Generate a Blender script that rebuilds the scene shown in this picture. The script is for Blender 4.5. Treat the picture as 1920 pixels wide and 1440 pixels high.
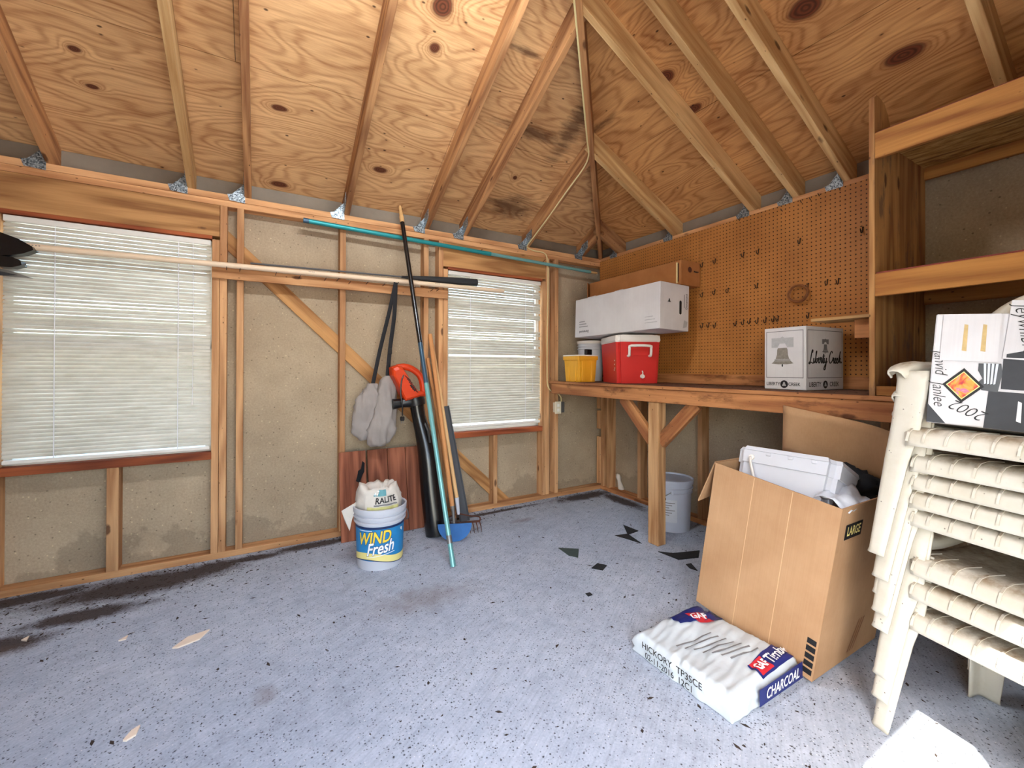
import bpy, bmesh, math, random
from mathutils import Vector, Matrix, Euler, noise as mnoise

for o in list(bpy.data.objects): bpy.data.objects.remove(o, do_unlink=True)
SC = bpy.context.scene
COL = SC.collection
R = math.radians
random.seed(7)

# ------------------------------------------------------------------ camera, sky, sun, exposure
CAM_POS = Vector((-2.9475, -3.2666, 1.20))
YAW, PITCH, ROLL = R(30.448), R(0.269), R(0.166)
cam_data = bpy.data.cameras.new('camera')
cam_data.sensor_width = 36.0
cam_data.sensor_fit = 'HORIZONTAL'
cam_data.lens = 806.04 / 1920 * 36.0
cam_data.shift_y = (687.37 - 720) / 1920
cam_data.clip_start = 0.02
cam = bpy.data.objects.new('camera', cam_data)
COL.objects.link(cam)
fw = Vector((math.sin(YAW) * math.cos(PITCH), math.cos(YAW) * math.cos(PITCH), math.sin(PITCH)))
rt = Vector((math.cos(YAW), -math.sin(YAW), 0)); up = rt.cross(fw)
r2 = rt * math.cos(ROLL) + up * math.sin(ROLL); u2 = -rt * math.sin(ROLL) + up * math.cos(ROLL)
M4 = Matrix((( r2.x, u2.x, -fw.x, CAM_POS.x), (r2.y, u2.y, -fw.y, CAM_POS.y), (r2.z, u2.z, -fw.z, CAM_POS.z), (0, 0, 0, 1)))
cam.matrix_world = M4
SC.camera = cam

SUN_EL = R(49.0)
FILL_LAMP = 37.0                            # radiance of the added fill-light tubes
SUN_TRAVEL = Vector((0.8 * math.cos(SUN_EL), 0.6 * math.cos(SUN_EL), -math.sin(SUN_EL)))
world = bpy.data.worlds.new('sky'); SC.world = world
world.use_nodes = True
wn = world.node_tree
bg = wn.nodes['Background']
sky = wn.nodes.new('ShaderNodeTexSky')
sky.sky_type = 'NISHITA'
sky.sun_disc = False
sky.sun_elevation = SUN_EL
sky.sun_rotation = math.atan2(-0.8, -0.6)
sky.air_density = 1.2; sky.dust_density = 2.0
wn.links.new(sky.outputs[0], bg.inputs[0])
bg.inputs[1].default_value = 0.42
sun_data = bpy.data.lights.new('sun', 'SUN')
sun_data.energy = 7.0
sun_data.angle = R(0.6)
sun_data.color = (1.0, 0.94, 0.85)
sun = bpy.data.objects.new('sun', sun_data); COL.objects.link(sun)
sun.rotation_euler = SUN_TRAVEL.to_track_quat('-Z', 'Y').to_euler()
sun.location = (-6, -8, 8)
SC.view_settings.view_transform = 'Standard'
SC.view_settings.look = 'None'
SC.view_settings.gamma = 1.0
SC.view_settings.use_curve_mapping = False
SC.view_settings.exposure = 2.0
SC.cycles.max_bounces = 10
SC.cycles.diffuse_bounces = 7
SC.cycles.transparent_max_bounces = 12
SC.cycles.caustics_reflective = False
SC.cycles.caustics_refractive = False

# ------------------------------------------------------------------ node helpers
def C(r, g, b):
    f = lambda c: (c / 255 / 12.92) if c / 255 <= 0.04045 else ((c / 255 + 0.055) / 1.055) ** 2.4
    return (f(r), f(g), f(b), 1.0)

class NB:
    def __init__(s, name):
        s.m = bpy.data.materials.new(name); s.m.use_nodes = True
        s.t = s.m.node_tree; s.b = s.t.nodes['Principled BSDF']; s.out = s.t.nodes['Material Output']
        s._tc = None
    def n(s, typ, ins=None, **props):
        x = s.t.nodes.new(typ)
        for k, v in props.items(): setattr(x, k, v)
        for k, v in (ins or {}).items():
            sock = x.inputs[k]
            if isinstance(v, bpy.types.NodeSocket): s.t.links.new(v, sock)
            else: sock.default_value = v
        return x
    def math(s, op, a, b=0.0, c=0.0, clamp=False):
        return s.n('ShaderNodeMath', {0: a, 1: b, 2: c}, operation=op, use_clamp=clamp).outputs[0]
    def vmath(s, op, a, b=(0, 0, 0)):
        x = s.n('ShaderNodeVectorMath', {0: a, 1: b}, operation=op)
        return x.outputs['Value'] if op in ('LENGTH', 'DISTANCE', 'DOT_PRODUCT') else x.outputs['Vector']
    def obj(s):
        if s._tc is None: s._tc = s.n('ShaderNodeTexCoord')
        return s._tc.outputs['Object']
    def rnd(s): return s.n('ShaderNodeObjectInfo').outputs['Random']
    def coords(s, scale=(1, 1, 1), vary=True, rot=(0, 0, 0)):
        v = s.n('ShaderNodeMapping', {'Vector': s.obj(), 'Rotation': rot, 'Scale': scale}).outputs[0]
        if vary:
            r = s.math('MULTIPLY', s.rnd(), 37.0)
            v = s.vmath('ADD', v, s.n('ShaderNodeCombineXYZ', {0: r, 1: r, 2: s.math('MULTIPLY', r, 1.7)}).outputs[0])
        return v
    def noise(s, vec, scale=5.0, detail=3.0, rough=0.55, dist=0.0):
        return s.n('ShaderNodeTexNoise', {'Vector': vec, 'Scale': scale, 'Detail': detail, 'Roughness': rough, 'Distortion': dist}).outputs[0]
    def vor(s, vec, scale=5.0, feature='F1'):
        return s.n('ShaderNodeTexVoronoi', {'Vector': vec, 'Scale': scale}, feature=feature)
    def ramp(s, fac, stops, interp='LINEAR'):
        x = s.n('ShaderNodeValToRGB', {'Fac': fac}); cr = x.color_ramp; cr.interpolation = interp
        while len(cr.elements) < len(stops): cr.elements.new(0.5)
        for e, (p, c) in zip(cr.elements, stops):
            e.position = p; e.color = c if len(c) == 4 else (*c, 1)
        return x.outputs[0]
    def step(s, x, a, b):   # smooth 0..1 between a and b
        return s.n('ShaderNodeMapRange', {0: x, 1: a, 2: b, 3: 0.0, 4: 1.0}, clamp=True).outputs[0]
    def mix(s, fac, a, b, blend='MIX'):
        x = s.n('ShaderNodeMix', {}, data_type='RGBA', blend_type=blend)
        for sock, v in ((x.inputs[0], fac), (x.inputs[6], a), (x.inputs[7], b)):
            if isinstance(v, bpy.types.NodeSocket): s.t.links.new(v, sock)
            else: sock.default_value = v
        return x.outputs[2]
    def set(s, color=None, rough=None, bump=None, bstr=0.3, bdist=0.002, metal=None, spec=None):
        def put(k, v):
            if v is None: return
            if isinstance(v, bpy.types.NodeSocket): s.t.links.new(v, s.b.inputs[k])
            else: s.b.inputs[k].default_value = v
        put('Base Color', color); put('Roughness', rough); put('Metallic', metal); put('Specular IOR Level', spec)
        if bump is not None:
            bn = s.n('ShaderNodeBump', {'Height': bump, 'Strength': bstr, 'Distance': bdist})
            s.t.links.new(bn.outputs[0], s.b.inputs['Normal'])
        return s.m

def ellipses(b, vec, items):
    """min normalised distance to a list of (cx, cy, rx, ry) in the xy of vec"""
    d = None
    for cx, cy, rx, ry in items:
        q = b.vmath('SUBTRACT', vec, (cx, cy, 0)); q = b.vmath('MULTIPLY', q, (1 / rx, 1 / ry, 0))
        l = b.vmath('LENGTH', q)
        d = l if d is None else b.math('MINIMUM', d, l)
    return d

# ------------------------------------------------------------------ materials
def wood(name, light, dark, knots=True, gscale=1.0, rough=0.75, stain=None, samt=0.6):
    b = NB(name)
    v = b.coords((1.0, 1, 1))
    st = b.vmath('MULTIPLY', v, (1.1 * gscale, 16 * gscale, 16 * gscale))
    g1 = b.noise(st, 2.2, 5, 0.6, 0.6)
    st2 = b.vmath('MULTIPLY', v, (4.0, 120, 120))
    g2 = b.noise(st2, 1.0, 2, 0.6)
    fld = b.math('MULTIPLY', b.noise(b.vmath('MULTIPLY', v, (0.9, 9, 9)), 1.0, 1, 0.4), 26.0)
    rings = b.math('MULTIPLY_ADD', b.math('SINE', fld), 0.5, 0.5)
    f = b.math('ADD', b.math('MULTIPLY', g1, 0.55), b.math('MULTIPLY', rings, 0.28))
    f = b.math('ADD', f, b.math('MULTIPLY', g2, 0.22))
    col = b.ramp(f, [(0.30, dark), (0.72, light)])
    tone = b.math('MULTIPLY_ADD', b.rnd(), 0.30, 0.84)
    col = b.mix(1.0, col, b.n('ShaderNodeCombineColor', {0: tone, 1: tone, 2: tone}).outputs[0], 'MULTIPLY')
    if knots:
        vo = b.vor(b.vmath('MULTIPLY', v, (1.0, 2.6, 2.6)), 3.4)
        kd = b.math('ADD', vo.outputs['Distance'], b.math('MULTIPLY', b.noise(v, 60, 2), 0.05))
        pick = b.math('GREATER_THAN', b.n('ShaderNodeSeparateColor', {0: vo.outputs['Color']}).outputs[0], 0.45)
        km = b.math('MULTIPLY', b.math('SUBTRACT', 1.0, b.step(kd, 0.10, 0.16)), pick)
        col = b.mix(b.math('MULTIPLY', km, 0.8), col, C(62, 28, 14))
        sp = b.vor(b.vmath('MULTIPLY', v, (12, 22, 22)), 1.4)
        sm = b.math('SUBTRACT', 1.0, b.step(sp.outputs['Distance'], 0.07, 0.12))
        sm = b.math('MULTIPLY', sm, b.math('GREATER_THAN', b.n('ShaderNodeSeparateColor', {0: sp.outputs['Color']}).outputs[1], 0.6))
        col = b.mix(b.math('MULTIPLY', sm, 0.75), col, C(48, 22, 12))
    if stain:
        sn = b.noise(b.vmath('MULTIPLY', v, (3.5, 11, 11)), 1.3, 5, 0.68)
        col = b.mix(b.math('MULTIPLY', b.step(sn, 0.54, 0.66), samt), col, stain)
    return b.set(col, rough, g2, 0.25, 0.002, spec=0.25)

def plywood(name, light, dark, knots, stains=(), seed=0.0):
    b = NB(name)
    v = b.obj()
    kn = ellipses(b, b.vmath('ADD', v, b.vmath('MULTIPLY', b.n('ShaderNodeTexNoise', {'Vector': v, 'Scale': 9.0, 'Detail': 2.0}).outputs['Color'], (0.03, 0.02, 0))), [(x + .015, y + .01, rx, ry) for x, y, rx, ry in knots])
    vv = b.vmath('ADD', v, (seed, seed * 1.3, 0))
    fld = b.noise(b.vmath('MULTIPLY', vv, (0.75, 2.6, 1)), 1.25, 2.0, 0.45, 0.25)
    near = b.math('DIVIDE', 0.35, b.math('ADD', 1.0, b.math('MULTIPLY', kn, kn)))
    fld = b.math('ADD', fld, near)
    s1 = b.math('MULTIPLY_ADD', b.math('SINE', b.math('MULTIPLY', fld, 150.0)), 0.5, 0.5)
    s2 = b.math('MULTIPLY_ADD', b.math('SINE', b.math('MULTIPLY', fld, 47.0)), 0.5, 0.5)
    fine = b.noise(b.vmath('MULTIPLY', vv, (7, 110, 1)), 1.0, 3, 0.65)
    big = b.noise(b.vmath('MULTIPLY', vv, (0.8, 2.5, 1)), 1.6, 3, 0.6)
    f = b.math('ADD', b.math('MULTIPLY', b.math('POWER', s1, 2.2), 0.22), b.math('MULTIPLY', s2, 0.08))
    f = b.math('ADD', f, b.math('MULTIPLY', fine, 0.55))
    f = b.math('ADD', f, b.math('MULTIPLY', b.math('SUBTRACT', big, 0.5), 0.55))
    col = b.ramp(f, [(0.16, light), (0.72, dark)])
    core = b.math('SUBTRACT', 1.0, b.step(kn, 0.7, 1.08))
    halo = b.math('SUBTRACT', 1.0, b.step(kn, 1.0, 2.2))
    col = b.mix(b.math('MULTIPLY', halo, 0.35), col, dark)
    kcol = b.mix(b.math('MULTIPLY_ADD', b.math('SINE', b.math('MULTIPLY', kn, 22.0)), 0.35, 0.35), C(58, 20, 12), C(112, 52, 30))
    col = b.mix(b.math('MULTIPLY', core, 0.92), col, kcol)
    # staple and nail specks
    vo = b.vor(b.vmath('MULTIPLY', vv, (9, 17, 1)), 1.0)
    pick = b.math('GREATER_THAN', b.n('ShaderNodeSeparateColor', {0: vo.outputs['Color']}).outputs[0], 0.55)
    sm = b.math('MULTIPLY', b.math('SUBTRACT', 1.0, b.step(vo.outputs['Distance'], 0.055, 0.11)), pick)
    col = b.mix(b.math('MULTIPLY', sm, 0.85), col, C(45, 22, 14))
    if stains:
        sd = ellipses(b, v, stains)
        sn = b.noise(b.vmath('MULTIPLY', v, (5, 26, 1)), 1.0, 4, 0.7)
        sm2 = b.math('MULTIPLY', b.math('SUBTRACT', 1.0, b.step(b.math('ADD', sd, b.math('MULTIPLY', b.math('SUBTRACT', sn, 0.5), 2.6)), 0.35, 1.25)), 0.72)
        col = b.mix(sm2, col, C(64, 36, 26))
    return b.set(col, 0.8, fine, 0.2, 0.002, spec=0.2)

def plain(name, color, rough=0.5, var=0.12, vscale=8.0, metal=0.0, bump=0.0, bscale=40.0, spec=0.4):
    b = NB(name)
    v = b.coords()
    n = b.noise(v, vscale, 4, 0.6)
    k = b.math('MULTIPLY_ADD', n, 2 * var, 1 - var)
    col = b.mix(1.0, color, b.n('ShaderNodeCombineColor', {0: k, 1: k, 2: k}).outputs[0], 'MULTIPLY')
    return b.set(col, rough, b.noise(v, bscale, 3) if bump else None, bump, 0.003, metal, spec)

def fibreboard():
    b = NB('fibreboard')
    v = b.coords(vary=False)
    n1 = b.noise(v, 2.3, 4, 0.6); n2 = b.noise(v, 90, 3, 0.7)
    col = b.ramp(b.math('ADD', b.math('MULTIPLY', n1, 0.55), b.math('MULTIPLY', n2, 0.5)), [(0.32, C(142, 125, 104)), (0.72, C(186, 168, 142))])
    vo = b.vor(v, 42); pk = b.math('GREATER_THAN', b.n('ShaderNodeSeparateColor', {0: vo.outputs['Color']}).outputs[0], 0.82)
    sm = b.math('MULTIPLY', b.math('SUBTRACT', 1.0, b.step(vo.outputs['Distance'], 0.10, 0.2)), pk)
    col = b.mix(b.math('MULTIPLY', sm, 0.8), col, C(214, 196, 158))
    vo2 = b.vor(v, 34); pk2 = b.math('GREATER_THAN', b.n('ShaderNodeSeparateColor', {0: vo2.outputs['Color']}).outputs[1], 0.8)
    sm2 = b.math('MULTIPLY', b.math('SUBTRACT', 1.0, b.step(vo2.outputs['Distance'], 0.08, 0.2)), pk2)
    col = b.mix(b.math('MULTIPLY', sm2, 0.6), col, C(70, 58, 46))
    # tide mark of old damp along the foot of the wall
    z = b.n('ShaderNodeSeparateXYZ', {0: v}).outputs[2]
    edge = b.math('ADD', z, b.math('MULTIPLY', b.noise(v, 3.0, 5, 0.65), -0.9))
    col = b.mix(b.math('MULTIPLY', b.math('SUBTRACT', 1.0, b.step(edge, -0.34, -0.30)), 0.30), col, C(86, 76, 66))
    return b.set(col, 0.95, n2, 0.5, 0.002, spec=0.1)

def concrete():
    b = NB('concrete')
    v = b.obj()
    n1 = b.noise(v, 1.1, 5, 0.6); n2 = b.noise(v, 14, 5, 0.7); n3 = b.noise(v, 120, 2, 0.6)
    f = b.math('ADD', b.math('MULTIPLY', n1, 0.45), b.math('ADD', b.math('MULTIPLY', n2, 0.4), b.math('MULTIPLY', n3, 0.25)))
    col = b.ramp(f, [(0.35, C(132, 141, 154)), (0.52, C(164, 173, 188)), (0.75, C(194, 202, 214))])
    broom = b.noise(b.vmath('MULTIPLY', b.n('ShaderNodeMapping', {'Vector': v, 'Rotation': (0, 0, R(58))}).outputs[0], (110, 3, 1)), 1.0, 2, 0.6)
    col = b.mix(b.math('MULTIPLY', b.step(broom, 0.45, 0.75), 0.22), col, C(96, 96, 104))
    # pitting and grit, sparse and clustered
    for sc, th, lo, hi, cc, am in ((60, 0.60, 0.12, 0.26, C(44, 42, 46), 0.85), (110, 0.5, 0.14, 0.32, C(60, 58, 62), 0.75), (38, 0.84, 0.08, 0.17, C(28, 25, 24), 0.9), (95, 0.9, 0.1, 0.2, C(232, 230, 224), 0.8)):
        vo = b.vor(b.vmath('ADD', v, (sc, 0, 0)), sc)
        pk = b.math('GREATER_THAN', b.math('ADD', b.n('ShaderNodeSeparateColor', {0: vo.outputs['Color']}).outputs[0], b.math('MULTIPLY', b.math('SUBTRACT', b.noise(v, 2.2, 4, 0.65), 0.5), 1.1)), th)
        sm = b.math('MULTIPLY', b.math('SUBTRACT', 1.0, b.step(vo.outputs['Distance'], lo, hi)), pk)
        col = b.mix(b.math('MULTIPLY', sm, am), col, cc)
    # soil tracked in along the window wall, old rust and oil marks
    soil = ellipses(b, v, [(-3.50, -0.18, 0.46, 0.15), (-3.2, -0.13, 0.2, 0.09), (-3.66, -0.42, 0.26, 0.075), (-4.0, -0.08, 0.3, 0.07), (-3.92, -0.56, 0.20, 0.09), (-2.6, -0.07, 0.3, 0.06), (-2.98, -0.10, 0.2, 0.05), (-0.3, -0.12, 0.35, 0.09), (-0.10, -0.4, 0.08, 0.3), (-1.3, -0.09, 0.5, 0.03)])
    sn = b.math('ADD', b.math('MULTIPLY', b.noise(v, 9, 6, 0.72), 1.3), b.math('MULTIPLY', n3, 0.5))
    sm = b.math('SUBTRACT', 1.0, b.step(b.math('ADD', soil, sn), 1.5, 2.1))
    col = b.mix(b.math('MULTIPLY', sm, 0.93), col, b.mix(n3, C(30, 24, 20), C(74, 58, 50)))
    rust = ellipses(b, v, [(-2.26, -1.02, 0.10, 0.05), (-2.92, -1.45, 0.045, 0.06), (-4.02, -0.62, 0.25, 0.06), (-1.13, -0.37, 0.13, 0.04), (-2.2, -1.1, 0.3, 0.12)])
    rm = b.math('SUBTRACT', 1.0, b.step(b.math('ADD', rust, b.math('MULTIPLY', n2, 0.9)), 0.7, 1.7))
    col = b.mix(b.math('MULTIPLY', rm, 0.38), col, C(112, 94, 80))
    return b.set(col, 0.9, b.math('ADD', n2, b.math('MULTIPLY', broom, 0.5)), 0.5, 0.004, spec=0.25)

def pegboard_mat():
    b = NB('pegboard')
    v = b.obj()
    x = b.n('ShaderNodeSeparateXYZ', {0: v})
    gy = b.math('SUBTRACT', b.math('FRACT', b.math('DIVIDE', x.outputs[1], 0.0254)), 0.5)
    gz = b.math('SUBTRACT', b.math('FRACT', b.math('DIVIDE', x.outputs[2], 0.0254)), 0.5)
    d = b.math('SQRT', b.math('ADD', b.math('MULTIPLY', gy, gy), b.math('MULTIPLY', gz, gz)))
    hole = b.math('SUBTRACT', 1.0, b.step(d, 0.12, 0.17))
    col = b.ramp(b.noise(v, 3.0, 4, 0.6), [(0.3, C(160, 104, 50)), (0.7, C(188, 128, 66))])
    col = b.mix(hole, col, C(40, 18, 9))
    return b.set(col, 0.55, b.math('SUBTRACT', 1.0, hole), 0.6, 0.003, spec=0.3)

def osb():
    b = NB('strand_board')
    v = b.coords((1, 1, 1), vary=False)
    n = b.noise(b.vmath('MULTIPLY', v, (26, 5, 26)), 1.0, 4, 0.65, 1.2)
    return b.set(b.ramp(n, [(0.3, C(92, 60, 32)), (0.5, C(160, 118, 66)), (0.72, C(206, 168, 108))]), 0.8, n, 0.6, 0.004, spec=0.2)

def galvanised():
    b = NB('galvanised_steel')
    v = b.coords()
    vo = b.vor(v, 160)
    return b.set(b.ramp(b.n('ShaderNodeSeparateColor', {0: vo.outputs['Color']}).outputs[0], [(0.1, C(70, 80, 86)), (0.9, C(176, 186, 190))]), 0.4, metal=0.55)

def chair_plastic():
    b = NB('cream_plastic')
    v = b.coords()
    n = b.noise(v, 6, 5, 0.7); n2 = b.noise(v, 45, 4, 0.7)
    nz = b.n('ShaderNodeSeparateXYZ', {0: b.n('ShaderNodeNewGeometry').outputs['Normal']}).outputs[2]
    grime = b.math('MULTIPLY', b.step(nz, 0.55, 0.95), b.step(b.math('ADD', b.math('MULTIPLY', n, 0.7), b.math('MULTIPLY', n2, 0.5)), 0.42, 0.72))
    col = b.mix(b.step(n, 0.4, 0.75), C(208, 203, 189), C(196, 188, 168))
    col = b.mix(b.math('MULTIPLY', grime, 0.85), col, C(118, 90, 56))
    vo = b.vor(v, 60); pk = b.math('GREATER_THAN', b.n('ShaderNodeSeparateColor', {0: vo.outputs['Color']}).outputs[0], 0.86)
    col = b.mix(b.math('MULTIPLY', b.math('MULTIPLY', b.math('SUBTRACT', 1.0, b.step(vo.outputs['Distance'], 0.08, 0.16)), pk), 0.8), col, C(60, 46, 34))
    return b.set(col, 0.45, spec=0.4)

def cardboard(name, base, dark):
    b = NB(name)
    v = b.obj()
    flute = b.noise(b.vmath('MULTIPLY', v, (260, 260, 3)), 1.0, 2, 0.5)
    n = b.noise(v, 4, 5, 0.6)
    col = b.ramp(b.math('ADD', b.math('MULTIPLY', n, 0.8), b.math('MULTIPLY', flute, 0.2)), [(0.3, dark), (0.7, base)])
    return b.set(col, 0.85, flute, 0.15, 0.001, spec=0.15)

def glass_mat():
    b = NB('window_glass')
    tr = b.n('ShaderNodeBsdfTransparent', {'Color': (0.92, 0.95, 0.94, 1)})
    gl = b.n('ShaderNodeBsdfGlossy', {'Roughness': 0.02})
    mx = b.n('ShaderNodeMixShader', {0: 0.07, 1: tr.outputs[0], 2: gl.outputs[0]})
    b.t.links.new(mx.outputs[0], b.out.inputs[0])
    return b.m

def slat_mat():
    b = NB('blind_slat')
    v = b.coords()
    n = b.noise(v, 7, 3, 0.6)
    col = b.ramp(n, [(0.3, C(186, 182, 168)), (0.7, C(210, 206, 194))])
    df = b.n('ShaderNodeBsdfDiffuse', {'Color': col}); tl = b.n('ShaderNodeBsdfTranslucent', {'Color': col})
    gl = b.n('ShaderNodeBsdfGlossy', {'Roughness': 0.35})
    m1 = b.n('ShaderNodeMixShader', {0: 0.03, 1: df.outputs[0], 2: tl.outputs[0]})
    m2 = b.n('ShaderNodeMixShader', {0: 0.05, 1: m1.outputs[0], 2: gl.outputs[0]})
    b.t.links.new(m2.outputs[0], b.out.inputs[0])
    return b.m

MT = {}
MT['stud'] = wood('fir_stud', C(208, 162, 116), C(162, 114, 76))
MT['header'] = wood('pine_header', C(192, 144, 92), C(134, 90, 52), gscale=0.6)
MT['plate'] = wood('fir_plate', C(210, 160, 112), C(162, 110, 70))
MT['rafter'] = wood('rafter_brown', C(186, 138, 92), C(124, 80, 50))
MT['rafter_pale'] = wood('rafter_pale', C(220, 184, 130), C(176, 132, 82))
MT['bench'] = wood('bench_wood', C(190, 132, 84), C(134, 82, 50), stain=C(66, 38, 24))
MT['shelfwood'] = wood('shelf_wood', C(196, 138, 74), C(140, 86, 42), gscale=0.8)
MT['panel_ply'] = wood('shelf_side_wood', C(186, 140, 88), C(126, 80, 46), gscale=0.7, stain=C(96, 78, 70), samt=0.7)
MT['sill'] = wood('sill_redwood', C(170, 92, 54), C(108, 52, 32))
MT['handle'] = wood('handle_ash', C(206, 150, 98), C(168, 112, 66), knots=False)
MT['ply_back'] = plywood('plywood_back', C(226, 182, 130), C(160, 110, 68),
    [(-2.852, .523, .045, .022), (-2.838, -.065 + .03, .055, .026), (-2.235, .267, .05, .026), (-2.147, 1.335, .06, .06), (-2.124, 1.135, .03, .03), (-1.26, .478, .02, .02), (-3.704, .54, .028, .018), (-3.678, .362, .03, .014)],
    [(-1.30, .86, .30, .05), (-1.15, .2, .25, .12), (-1.05, 1.0, .08, .3), (-1.6, 1.3, .12, .02)])
MT['ply_right'] = plywood('plywood_right', C(212, 158, 100), C(142, 90, 50),
    [(1.5, 1.585, .06, .035), (1.565, 1.013, .055, .04), (1.523, .86, .028, .022), (1.566, .745, .06, .03), (2.254, .893, .075, .055), (2.477, .437, .085, .045)], [(.9, 1.0, .2, .03)], seed=11.3)
MT['ply_other'] = plywood('plywood_other', C(206, 156, 100), C(146, 94, 52), [(1, 1, .05, .03), (-1.4, .6, .05, .03)], seed=23.1)
MT['board'] = fibreboard()
MT['concrete'] = concrete()
MT['peg'] = pegboard_mat()
MT['osb'] = osb()
MT['galv'] = galvanised()
MT['chair'] = chair_plastic()
MT['card'] = cardboard('corrugated_card', C(184, 148, 112), C(162, 124, 90))
MT['card2'] = cardboard('brown_carton', C(184, 128, 78), C(150, 98, 56))
MT['whitecard'] = cardboard('white_carton', C(214, 213, 214), C(197, 195, 197))
MT['glass'] = glass_mat()
MT['slat'] = slat_mat()
MT['frieze'] = plain('weathered_frieze', C(132, 122, 108), 0.8, 0.3, 5, bump=0.2)
MT['white_paint'] = plain('white_metal', C(226, 224, 216), 0.45, 0.06)
MT['cord'] = plain('white_cord', C(232, 232, 236), 0.7, 0.04)
MT['black'] = plain('black_plastic', C(16, 16, 18), 0.35, 0.15, spec=0.5)
MT['black_rubber'] = plain('dark_rubber', C(46, 46, 48), 0.8, 0.15, bump=0.4, bscale=200)
MT['roof'] = plain('roofing', C(70, 66, 62), 0.95)
MT['siding'] = plain('outside_siding', C(186, 178, 160), 0.8)
MT['ground'] = plain('driveway', C(176, 171, 160), 0.95, 0.15, 3)
MT['redpaint'] = plain('red_painted_edge', C(128, 52, 42), 0.6, 0.25, 20)

# ------------------------------------------------------------------ mesh helpers
def link(o, parent=None):
    COL.objects.link(o)
    if parent is not None: o.parent = parent
    return o
def mesh(name, verts, faces, mat=None, parent=None, smooth=False, mtx=None):
    me = bpy.data.meshes.new(name)
    me.from_pydata([tuple(v) for v in verts], [], faces)
    me.update()
    if mat is not None: me.materials.append(MT[mat] if isinstance(mat, str) else mat)
    if smooth:
        for p in me.polygons: p.use_smooth = True
    o = bpy.data.objects.new(name, me)
    if mtx is not None: o.matrix_basis = mtx
    return link(o, parent)
def fix(o):
    bm = bmesh.new(); bm.from_mesh(o.data); bmesh.ops.recalc_face_normals(bm, faces=bm.faces); bm.to_mesh(o.data); bm.free(); return o
def empty(name, loc=(0, 0, 0), rot=(0, 0, 0), mtx=None):
    o = bpy.data.objects.new(name, None); o.empty_display_size = 0.1
    if mtx is not None: o.matrix_basis = mtx
    else: o.location = loc; o.rotation_euler = rot
    return link(o)
def tag(o, label=None, cat=None, group=None, kind=None):
    for k, v in (('label', label), ('category', cat), ('group', group), ('kind', kind)):
        if v: o[k] = v
    return o
_boxes = {}
def box(name, lo, hi, mat, parent=None, bev=0.0, grain=None):
    """axis box lo..hi in the parent's space; local X is the grain (longest) direction; meshes shared between alike pieces"""
    lo, hi = Vector(lo), Vector(hi); s = hi - lo; c = (lo + hi) / 2
    ax = grain if grain is not None else max(range(3), key=lambda i: s[i])
    if ax == 0: rot = Matrix.Identity(3); d = (s.x, s.y, s.z)
    elif ax == 1: rot = Matrix(((0, -1, 0), (1, 0, 0), (0, 0, 1))); d = (s.y, s.x, s.z)
    else: rot = Matrix(((0, 0, -1), (0, 1, 0), (1, 0, 0))); d = (s.z, s.y, s.x)
    return boxm(name, d, mat, parent, Matrix.Translation(c) @ rot.to_4x4(), bev)
def boxm(name, d, mat, parent, mtx, bev=0.0):
    key = (round(d[0], 4), round(d[1], 4), round(d[2], 4), str(mat), bev)
    me = _boxes.get(key)
    if me is None:
        bm = bmesh.new(); bmesh.ops.create_cube(bm, size=1.0)
        for v in bm.verts: v.co = Vector((v.co.x * d[0], v.co.y * d[1], v.co.z * d[2]))
        if bev: bmesh.ops.bevel(bm, geom=list(bm.edges), offset=bev, segments=1, affect='EDGES')
        me = bpy.data.meshes.new(name); bm.to_mesh(me); bm.free()
        me.materials.append(MT[mat] if isinstance(mat, str) else mat); _boxes[key] = me
    o = bpy.data.objects.new(name, me); o.matrix_basis = mtx
    return link(o, parent)
def beam(name, p0, p1, w, d, mat, parent=None, upv=(0, 0, 1), bev=0.0015, off=0.0):
    """board from p0 to p1; w across (horizontal), d along 'upv'; off shifts along the d direction"""
    p0, p1 = Vector(p0), Vector(p1); x = (p1 - p0); L = x.length; x.normalize()
    y = Vector(upv).cross(x).normalized(); z = x.cross(y)
    c = (p0 + p1) / 2 + z * off
    m = Matrix(((x.x, y.x, z.x, c.x), (x.y, y.y, z.y, c.y), (x.z, y.z, z.z, c.z), (0, 0, 0, 1)))
    return boxm(name, (L, w, d), mat, parent, m, bev)
def prism(name, poly, axis, lo, hi, mat, parent=None, mtx=None, smooth=False):
    """polygon (2-D points) extruded along axis (0,1,2) from lo to hi"""
    n = len(poly)
    def P(p, t): return ((t, p[0], p[1]), (p[0], t, p[1]), (p[0], p[1], t))[axis]
    vs = [P(p, lo) for p in poly] + [P(p, hi) for p in poly]
    fs = [list(range(n))[::-1], list(range(n, 2 * n))] + [[i, (i + 1) % n, n + (i + 1) % n, n + i] for i in range(n)]
    return fix(mesh(name, vs, fs, mat, parent, smooth, mtx))
def lathe(name, prof, mat, parent=None, seg=40, loc=(0, 0, 0), cap0=True, cap1=False, mtx=None):
    vs, fs = [], []
    for r, z in prof:
        for k in range(seg):
            a = 2 * math.pi * k / seg; vs.append((r * math.cos(a) + loc[0], r * math.sin(a) + loc[1], z + loc[2]))
    for i in range(len(prof) - 1):
        for k in range(seg):
            k2 = (k + 1) % seg; fs.append([i * seg + k, i * seg + k2, (i + 1) * seg + k2, (i + 1) * seg + k])
    if cap0: fs.append(list(range(seg))[::-1])
    if cap1: fs.append([(len(prof) - 1) * seg + k for k in range(seg)])
    o = mesh(name, vs, fs, mat, parent, True, mtx)
    try: o.data.set_sharp_from_angle(angle=R(35))
    except Exception: pass
    return o
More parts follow.
